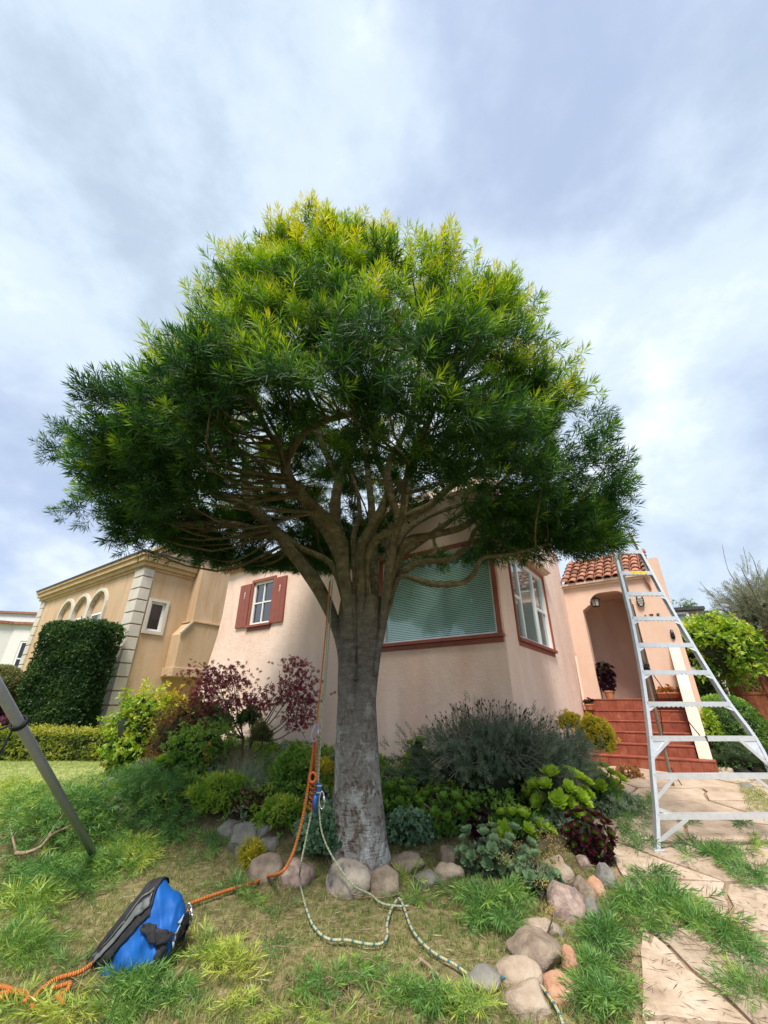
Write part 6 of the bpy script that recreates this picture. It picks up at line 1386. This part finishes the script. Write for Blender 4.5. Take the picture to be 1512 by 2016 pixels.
mb = MB(); frus(mb, dv, .029, .029, -.022, -.012, 14); frus(mb, dv, .029, .029, .030, .040, 14); part(mb, 'collar', M_steel, o)
pu = P(621, 1530, YR-.04); o = empty('friction_hitch', tuple(pu), 'red orange cord hitch and pulley hanging next to the blue rope device', 'climbing device')
mb = MB(); tube(mb, [pu+Vector((math.cos(q)*.03, -.012, math.sin(q)*.038)) for q in np.linspace(0, 6.28, 20)], .012, 8); part(mb, 'pulley', mat('orange_metal', (.60, .12, .03), .35, .5), o, smooth=True)
mb = MB(); hx = [pu+Vector((math.cos(q)*.016, math.sin(q)*.016, -.05-.010*q/1.6)) for q in np.linspace(0, 31, 90)]; tube(mb, hx, .006, 6); part(mb, 'cord_wraps', R_red, o, smooth=True, attr='len')
mb = MB(); tube(mb, smoothpath([P(624, 1453, YR-.05), P(622, 1480, YR-.05), pu+Vector((-.02, 0, .04))], 5), .006, 6); tube(mb, smoothpath([P(626, 1453, YR-.05), P(626, 1480, YR-.05), pu+Vector((.02, 0, .04))], 5), .006, 6); part(mb, 'sling', R_red, o, smooth=True, attr='len')

# ------------------------------------------------------------------ blue bag
M_bagblue = mat('blue_nylon', (.004, .075, .32), .6, .3, var=(.008, .12, .42), vscale=5, bump=.25, bscale=12); M_bagblack = mat('black_nylon', (.012, .012, .014), .75, .3, var=(.028, .028, .032), vscale=14, bump=.4, bscale=30)
M_zip = mat('grey_zip_flap', (.09, .10, .10), .6, var=(.13, .14, .14), vscale=20)
bc = gp(275, 1892); bag = empty('rope_bag', tuple(bc), 'slumped blue and black rope bag lying open on the grass', 'bag')
by = bc.y+.02
def BPT(px, py, dy=0): return P(px, py, by+dy)
# outline stations from the low left tip to the right end: (lower edge px,py), (upper edge px,py), half depth
STN = [((184, 1892), (186, 1886), .03), ((205, 1899), (208, 1858), .08), ((232, 1902), (236, 1822), .14), ((262, 1903), (272, 1775), .18), ((290, 1903), (306, 1733), .20), ((308, 1902), (327, 1732), .20), ((330, 1893), (346, 1755), .19), ((348, 1872), (362, 1772), .16), ((360, 1850), (370, 1800), .10), ((366, 1838), (371, 1820), .04)]
def bsurf(s_, w_):
    """s_ along 0..1, w_ around the section 0..1 (0 bottom front .. .5 top .. 1 bottom back)"""
    f = s_*(len(STN)-1); i = min(int(f), len(STN)-2); f -= i; f = f*f*(3-2*f)*.5+f*.5
    lo = [STN[i][0][k]*(1-f)+STN[i+1][0][k]*f for k in (0, 1)]; hi = [STN[i][1][k]*(1-f)+STN[i+1][1][k]*f for k in (0, 1)]; hd = STN[i][2]*(1-f)+STN[i+1][2]*f
    b0 = BPT(*lo); b1 = BPT(*hi); h_ = 1-abs(2*w_-1)
    side = -1 if w_ < .5 else 1; wd = hd*(math.sin(min(1, h_*1.0)*math.pi*.5+math.pi*.5))**.6 if h_ < 1 else 0
    wd = hd*(1-h_**1.9)**.6
    q = b0.lerp(b1, h_**.92); q.y += side*wd
    wr = .022*noise.noise(Vector((s_*9, w_*7, 1)))+.013*noise.noise(Vector((s_*22+w_*12, w_*5, 4)))+.02*abs(noise.noise(Vector((s_*6-w_*9, 3, 2))))
    q += Vector((0, side*wr*(1 if h_ < .97 else 0), wr*.4)); g_ = H(q.x, q.y)+.004; q.z = max(q.z, g_); return q
def bpatch(name, s0, s1, w0f, w1f, m, off=.0, ns=26, nw=18, parent=None):
    mb = MB(); v = []
    for i in range(ns+1):
        s_ = s0+(s1-s0)*i/ns; w0 = w0f(s_) if callable(w0f) else w0f; w1 = w1f(s_) if callable(w1f) else w1f
        for j in range(nw+1):
            w_ = w0+(w1-w0)*j/nw; p = bsurf(s_, w_)
            if off: 
                e = .004; n_ = (bsurf(min(1, s_+e), w_)-bsurf(max(0, s_-e), w_)).cross(bsurf(s_, min(1, w_+e))-bsurf(s_, max(0, w_-e)))
                n_ = n_.normalized() if n_.length > 0 else Vector((0, -1, 0))
                if n_.y > 0 and w_ < .5: n_ = -n_
                p = p+n_*off
            v.append(p)
    k = nw+1; mb.add(v, [(i*k+j, i*k+j+1, (i+1)*k+j+1, (i+1)*k+j) for i in range(ns) for j in range(nw)])
    o = part(mb, name, m, parent or bag, smooth=True)
    if off: sol = o.modifiers.new('t', 'SOLIDIFY'); sol.thickness = .005
    return o
bpatch('body', 0, 1, 0, 1, M_bagblue, ns=60, nw=60)
bpatch('opening_panel', .0, .56, lambda s_: max(.02, .06+.62*max(0, s_-.12)), lambda s_: .56, M_bagblack, off=.009)
bpatch('zip_flap', .16, .545, lambda s_: .16+.50*(s_-.1), lambda s_: .225+.50*(s_-.1), M_zip, off=.022, nw=4)
bpatch('zip_flap', .10, .54, lambda s_: .30+.36*(s_-.1), lambda s_: .315+.36*(s_-.1), mat('zip_teeth', (.10, .10, .09), .5), off=.016, nw=3)
bpatch('handle', .50, .86, lambda s_: .27-.16*(s_-.5)-.05*math.sin((s_-.5)/.36*math.pi)**.5, lambda s_: .27-.16*(s_-.5)+.05*math.sin((s_-.5)/.36*math.pi)**.5, M_bagblack, off=.022, nw=6)
bpatch('side_strap', .70, .80, .0, .20, M_bagblack, off=.012, nw=12, ns=8)
bpatch('end_panel', .88, 1.0, .02, .98, M_bagblack, off=.007)
bpatch('piping', .865, .88, .04, .48, mat('pale_piping', (.35, .38, .42), .6), off=.012, ns=4)

# ------------------------------------------------------------------ dead sticks
def stick(pts, r0, r1, label, br=()):
    mb = MB(); q = []
    for p in pts: g = gp(p[0], p[1], r0+(p[2] if len(p) > 2 else .02)+(.035 if G(p[0], p[1]).x > 2.1 else 0)); q.append(g)
    pth = smoothpath(q, 5); tube(mb, pth, list(np.linspace(r0, r1, len(pth))), 8, wob=.3)
    for b_ in br:
        q = [gp(p[0], p[1], (p[2] if len(p) > 2 else .03)) for p in b_]; pth = smoothpath(q, 4); tube(mb, pth, list(np.linspace(r0*.6, r1*.5, len(pth))), 7, wob=.3)
    return tag(part(mb, 'stick', M_wood, None, smooth=True), label, 'branch')
stick([(27, 1718, .12), (50, 1718, .13), (75, 1712, .15), (95, 1695, .18), (140, 1680, .2)], .019, .009, 'forked bare grey branch lying on the clippings at the far left', [[(75, 1712, .15), (95, 1690, .22), (125, 1655, .30)], [(30, 1710, .12), (14, 1690, .2), (8, 1680, .24)]])
stick([(320, 1960), (345, 1945), (364, 1931, .04)], .014, .012, 'short cut stick with a pale end near the bottom, right of the bag')
stick([(832, 1903), (850, 1918), (878, 1945)], .011, .008, 'bare straight stick on the grass left of the flat grey stone')
stick([(1290, 1875), (1296, 1860), (1299, 1842)], .013, .009, 'knotty grey twig lying on the flagstones', [[(1290, 1875), (1312, 1860), (1370, 1845)], [(1290, 1875), (1302, 1880), (1330, 1876)]])
stick([(880, 1790), (900, 1772), (925, 1760)], .006, .004, 'thin pale twig under the clipping heap right of the trunk')
stick([(700, 1772), (760, 1776), (800, 1766)], .004, .003, 'long thin brown twig lying below the row of boulders')
stick([(340, 1838, .1), (345, 1880, .06), (356, 1920, .02), (356, 1975, .01)], .003, .002, 'thin pale dry stem hanging over the right side of the blue bag')

# ------------------------------------------------------------------ pots and porch plants
M_terra = mat('terracotta_pot', (.42, .16, .08), .8, var=(.52, .23, .12), vscale=9, bump=.2)
def pot(name, label, c, r0, r1, h_, sx=1):
    o = empty(name, tuple(c), label, 'planter'); mb = MB(); v = []; n = 20
    for z, r_ in ((0, r0), (h_*.8, r1), (h_*.8, r1*1.08), (h_, r1*1.08), (h_, r1*.95), (h_*.85, r1*.9)):
        for k in range(n): v.append((c[0]+math.cos(2*math.pi*k/n)*r_*sx, c[1]+math.sin(2*math.pi*k/n)*r_, c[2]+z))
    mb.add(v, [(j*n+k, j*n+(k+1) % n, (j+1)*n+(k+1) % n, (j+1)*n+k) for j in range(5) for k in range(n)]+[tuple(range(n-1, -1, -1)), tuple(range(5*n, 6*n))]); part(mb, 'bowl', M_terra, o, smooth=False); return o
c = Vector(PR(1.58, -.10, .139)); pot('terracotta_bowl', 'wide terracotta bowl with orange succulents on the porch beside the cheek wall', c, .13, .18, .10, 1.3)
rosettes('orange_succulent', 'orange and yellow rosettes filling the wide terracotta bowl on the porch', 'succulent', 'orange', (c.x, c.y, c.z+.13), (.22, .14, .10), 20, .05, base=c.z+.08)
c = Vector(PR(.14, -.24-.12, -.07)); pot('terracotta_pot', 'small terracotta pot on the left end of the second step', c, .06, .09, .11)
rosettes('dark_succulent', 'little dark red rosettes in the small terracotta pot on the steps', 'succulent', 'black', (c.x, c.y, c.z+.15), (.09, .08, .06), 8, .05, base=c.z+.08)
c = Vector(PR(.50, .10, .139)); pot('tall_dark_pot', 'slim dark pot standing just inside the left side of the arch', c, .07, .09, .16)
rosettes('dark_aeonium', 'tall black leaved aeonium standing inside the left side of the arch', 'succulent', 'black', (c.x+.02, c.y, c.z+.56), (.17, .13, .14), 12, .10, base=c.z+.12)

# ------------------------------------------------------------------ right hand side garden
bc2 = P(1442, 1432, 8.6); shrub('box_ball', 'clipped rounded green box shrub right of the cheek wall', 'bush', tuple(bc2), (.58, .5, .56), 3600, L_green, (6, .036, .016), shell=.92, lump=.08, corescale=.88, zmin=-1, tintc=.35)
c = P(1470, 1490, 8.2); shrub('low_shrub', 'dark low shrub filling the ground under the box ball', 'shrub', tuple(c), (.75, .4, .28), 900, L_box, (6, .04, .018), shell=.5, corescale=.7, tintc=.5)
c = P(1405, 1432, 8.3); shrub('fern_shoots', 'bright green shoots between the cheek wall and the box ball', 'plant', tuple(c), (.18, .15, .3), 240, L_lime, (7, .06, .02), shell=.3, corescale=0, tintc=.55)
c = P(1424, 1272, 8.9); shrub('laurel_tree', 'glossy yellow green leafy tree behind the ladder on the right', 'tree', tuple(c), (.62, .55, .64), 1700, L_lime, (6, .11, .045), shell=.5, lump=.3, corescale=.75, tintc=.46, zmin=-1)
c = P(1395, 1375, 9.6); shrub('green_bush', 'rounded bright green bush under the glossy leaved tree', 'bush', tuple(c), (.45, .4, .55), 1500, L_green, (7, .045, .02), shell=.6, corescale=.8, tintc=.66)
c = P(1352, 1295, 9.9); shrub('thin_brown_shrub', 'thin brownish open shrub behind the cheek wall', 'shrub', tuple(c), (.42, .35, .52), 620, L_rust, (6, .05, .022), shell=.05, lump=.3, corescale=0, tintc=.35)
c = P(1365, 1380, 9.4); o = shrub('open_shrub', 'dark open twiggy shrub low behind the cheek wall', 'shrub', tuple(c), (.45, .35, .55), 620, L_box, (6, .05, .022), shell=.05, lump=.3, corescale=0, tintc=.45); stems(o, (c.x, c.y, -.9), [(c.x+rng.normal(0, .3), c.y+rng.normal(0, .2), c.z+rng.uniform(0, .5)) for _ in range(12)], .012, .004)
c = P(1516, 1215, 9.4); o = empty('grey_shrub_tree', (c.x+.4, c.y, -.9), 'large grey green twiggy shrub overhanging at the right edge', 'tree')
p, d, rad = ell_pts(tuple(c), (.95, .8, .98), 4200, .25, .3, -1); dd = norm(d+np.array([0, 0, .3])+rng.normal(0, .4, d.shape)); L_gs = lm('grey_sage_leaf', (.08, .09, .05), (.17, .18, .11), (.34, .35, .24))
scatter('foliage', NE, p, frames(dd), rng.uniform(1.0, 1.9, len(p)), np.clip(.3+.35*rad+rng.normal(0, .14, len(p)), 0, 1), L_gs, o); core(o, tuple(c+Vector((.1, .1, -.1))), (.60, .5, .62), M_core, .2)
stems(o, (c.x+.4, c.y, -.9), [tuple(Vector(c)+Vector((rng.normal(0, .55), rng.normal(0, .4), rng.uniform(-.4, .9)))) for _ in range(26)], .03, .004)
mb = MB()
for a, b_, e in ((P(1460, 1150, 8.8), P(1440, 1120, 8.8), P(1428, 1070, 8.8)), (P(1480, 1130, 8.8), P(1478, 1110, 8.8), P(1470, 1075, 8.8)), (P(1450, 1190, 8.6), P(1420, 1200, 8.6), P(1392, 1204, 8.6)), (P(1500, 1130, 8.7), P(1490, 1100, 8.7), P(1480, 1085, 8.7))): tube(mb, smoothpath([a, b_, e], 4), [.008]*4+[.005]*4+[.003], 5)
part(mb, 'long_shoot', M_stem, o, smooth=True)
# small far shrub by the horizon
c = P(1378, 1248, 16); shrub('far_conifer', 'grey green bush top far behind, seen just left of the glossy leaved tree', 'bush', tuple(c), (1.0, .8, 1.2), 1200, L_grey, (6, .14, .04), shell=.5, corescale=.8, tintc=.25)
# neighbour house with blue slatted shutter, right behind the porch
NC = P(1322, 1300, 12.5); nh = empty('grey_house', (NC.x, NC.y, -1), 'small grey stucco house part with a blue shuttered window behind the porch', 'house')
NR = frame_of((NC.x-.6, NC.y), (.95, -.30), (.30, .95))
M_greyst = mat('weathered_stucco', (.34, .30, .25), .9, var=(.50, .46, .40), vscale=3, bump=.3)
mb = MB(); box(mb, (-.6, 0, -1.2), (1.75, 2.5, 2.55), 0, NR); part(mb, 'wall', M_greyst, nh)
mb = MB(); box(mb, (-.7, -.12, 2.552), (1.8, 2.6, 2.64), 0, NR); part(mb, 'roof_edge', M_dark, nh)
w = empty('window', parent=nh); mb = MB(); box(mb, (.62, -.02, 1.3), (1.30, -.003, 2.45), 0, NR); part(mb, 'pane', M_glass, w)
mb = MB(); box(mb, (1.302, -.05, 1.25), (1.37, -.003, 2.5), 0, NR); box(mb, (.55, -.05, 2.451), (1.30, -.003, 2.51), 0, NR); part(mb, 'frame', M_white, w)
sh = empty('shutter', parent=nh); Mb2 = mat('sky_blue_paint', (.10, .38, .60), .6)
z = 1.35
while z < 2.42: mb = MB(); box(mb, (.30, -.07, z), (.86, -.03, z+.045), 0, NR); part(mb, 'slat', Mb2, sh); z += .085
mb = MB(); box(mb, (.28, -.028, 1.3), (.90, -.003, 2.45), 0, NR); part(mb, 'backing', mat('pale_blue', (.35, .50, .60), .7), sh)
# wooden gate and fence on the right
GC = P(1462, 1400, 9.6); M_gate = mat('redwood', (.20, .065, .03), .7, vscale=9, bump=.3, bscale=40, vstops=[(.3, (.14, .045, .022)), (.5, (.24, .08, .035)), (.7, (.33, .13, .06))])
gt = empty('wooden_gate', (GC.x, GC.y, -.9), 'red brown wooden garden gate with a small lattice panel', 'gate'); GR = frame_of((GC.x, GC.y), (.98, -.18), (.18, .98))
for a0, a1, zt in ((.02, .10, .78), (.62, .70, .86)): mb = MB(); box(mb, (a0, -.05, -.98), (a1, .05, zt), 0, GR); part(mb, 'post', M_gate, gt, bevel=.006)
mb = MB(); box(mb, (.101, -.03, .22), (.619, .03, .28), 0, GR); part(mb, 'rail', M_gate, gt); mb = MB(); box(mb, (.101, -.03, .70), (.619, .03, .76), 0, GR); part(mb, 'rail', M_gate, gt)
for k in range(4): mb = MB(); box(mb, (.104+k*.129, -.018, -.95), (.104+k*.129+.124, .004, .218), 0, GR); part(mb, 'board', M_gate, gt)
for k in range(5):
    mb = MB(); x0 = .11+k*.10; bar(mb, GR(x0, .012, .285), GR(min(x0+.30, .615), .012, min(.285+.40, .695)), .012, .022, (0, 1, 0)); part(mb, 'lattice_strip', M_gate, gt)
    mb = MB(); bar(mb, GR(.61-k*.10, -.006, .285), GR(max(.61-k*.10-.30, .105), -.006, .69), .012, .022, (0, 1, 0)); part(mb, 'lattice_strip', M_gate, gt)
fc_ = empty('board_fence', (GC.x+.9, GC.y-.3, -.9), 'tall dark red brown board fence at the right picture edge', 'fence')
for k in range(12):
    mb = MB(); a0 = .78+k*.001; d0 = .15-k*.17; box(mb, (a0, d0-.165, -.95), (a0+.03, d0, 1.55), 0, GR); part(mb, 'board', M_gate, fc_)
# white building corner, top right
wb = empty('white_building', (13.5, 15, -1), 'pale building with a sloping roof edge rising at the right picture edge', 'building')
c1 = P(1508, 1128, 14); WB = frame_of((c1.x, c1.y), (.72, -.69), (.69, .72)); mb = MB(); v = [(0, -1.2), (4, -1.2), (4, 6.4), (1.0, 5.6), (0, 3.9)]; vs = [WB(a, 0, z) for a, z in v]+[WB(a, 3, z) for a, z in v]
mb.add(vs, [tuple(range(4, -1, -1)), tuple(range(5, 10))]+[(i, (i+1) % 5, 5+(i+1) % 5, 5+i) for i in range(5)]); part(mb, 'wall', MATS['white_stucco'], wb)
mb = MB(); bar(mb, WB(-.08, -.05, 3.78), WB(.98, -.05, 5.66), .10, .12, (0, 1, 0)); bar(mb, WB(1.0, -.05, 5.68), WB(4, -.05, 6.48), .10, .12, (0, 1, 0)); part(mb, 'roof_edge', mat('slate_trim', (.16, .17, .20), .6), wb)
c = P(1503, 1570, 6.2); n = 1600; xs = c.x+rng.normal(0, .30, n)+.25; ys = 6.5+rng.uniform(-.45, .9, n); ok = xs/ys > .74
o = scatter('grass_patch', [gblade(s+30) for s in range(4)], np.stack([xs[ok], ys[ok], [H(a, b_)+.035 for a, b_ in zip(xs[ok], ys[ok])]], 1), frames(np.tile([0, 0, 1.], (ok.sum(), 1))), .9+rng.normal(0, .1, ok.sum()), .5+rng.normal(0, .15, ok.sum()), M_lawn); tag(o, 'small patch of grass beside the path at the right edge', 'grass', kind='stuff')
# ---- foliage filling the far horizon behind the right garden
shrub('far_hedge', 'dark green band of distant bushes behind the right hand garden', 'hedge', (15.5, 22, .6), (7, 2, 2.0), 3500, L_box, (6, .25, .10), shell=.8, corescale=.9, tintc=.45)
shrub('far_hedge', 'distant dark greenery between the white house and the tan house', 'hedge', (-26, 34, .5), (10, 3, 2.4), 2500, L_box, (6, .35, .14), shell=.8, corescale=.9, tintc=.45)
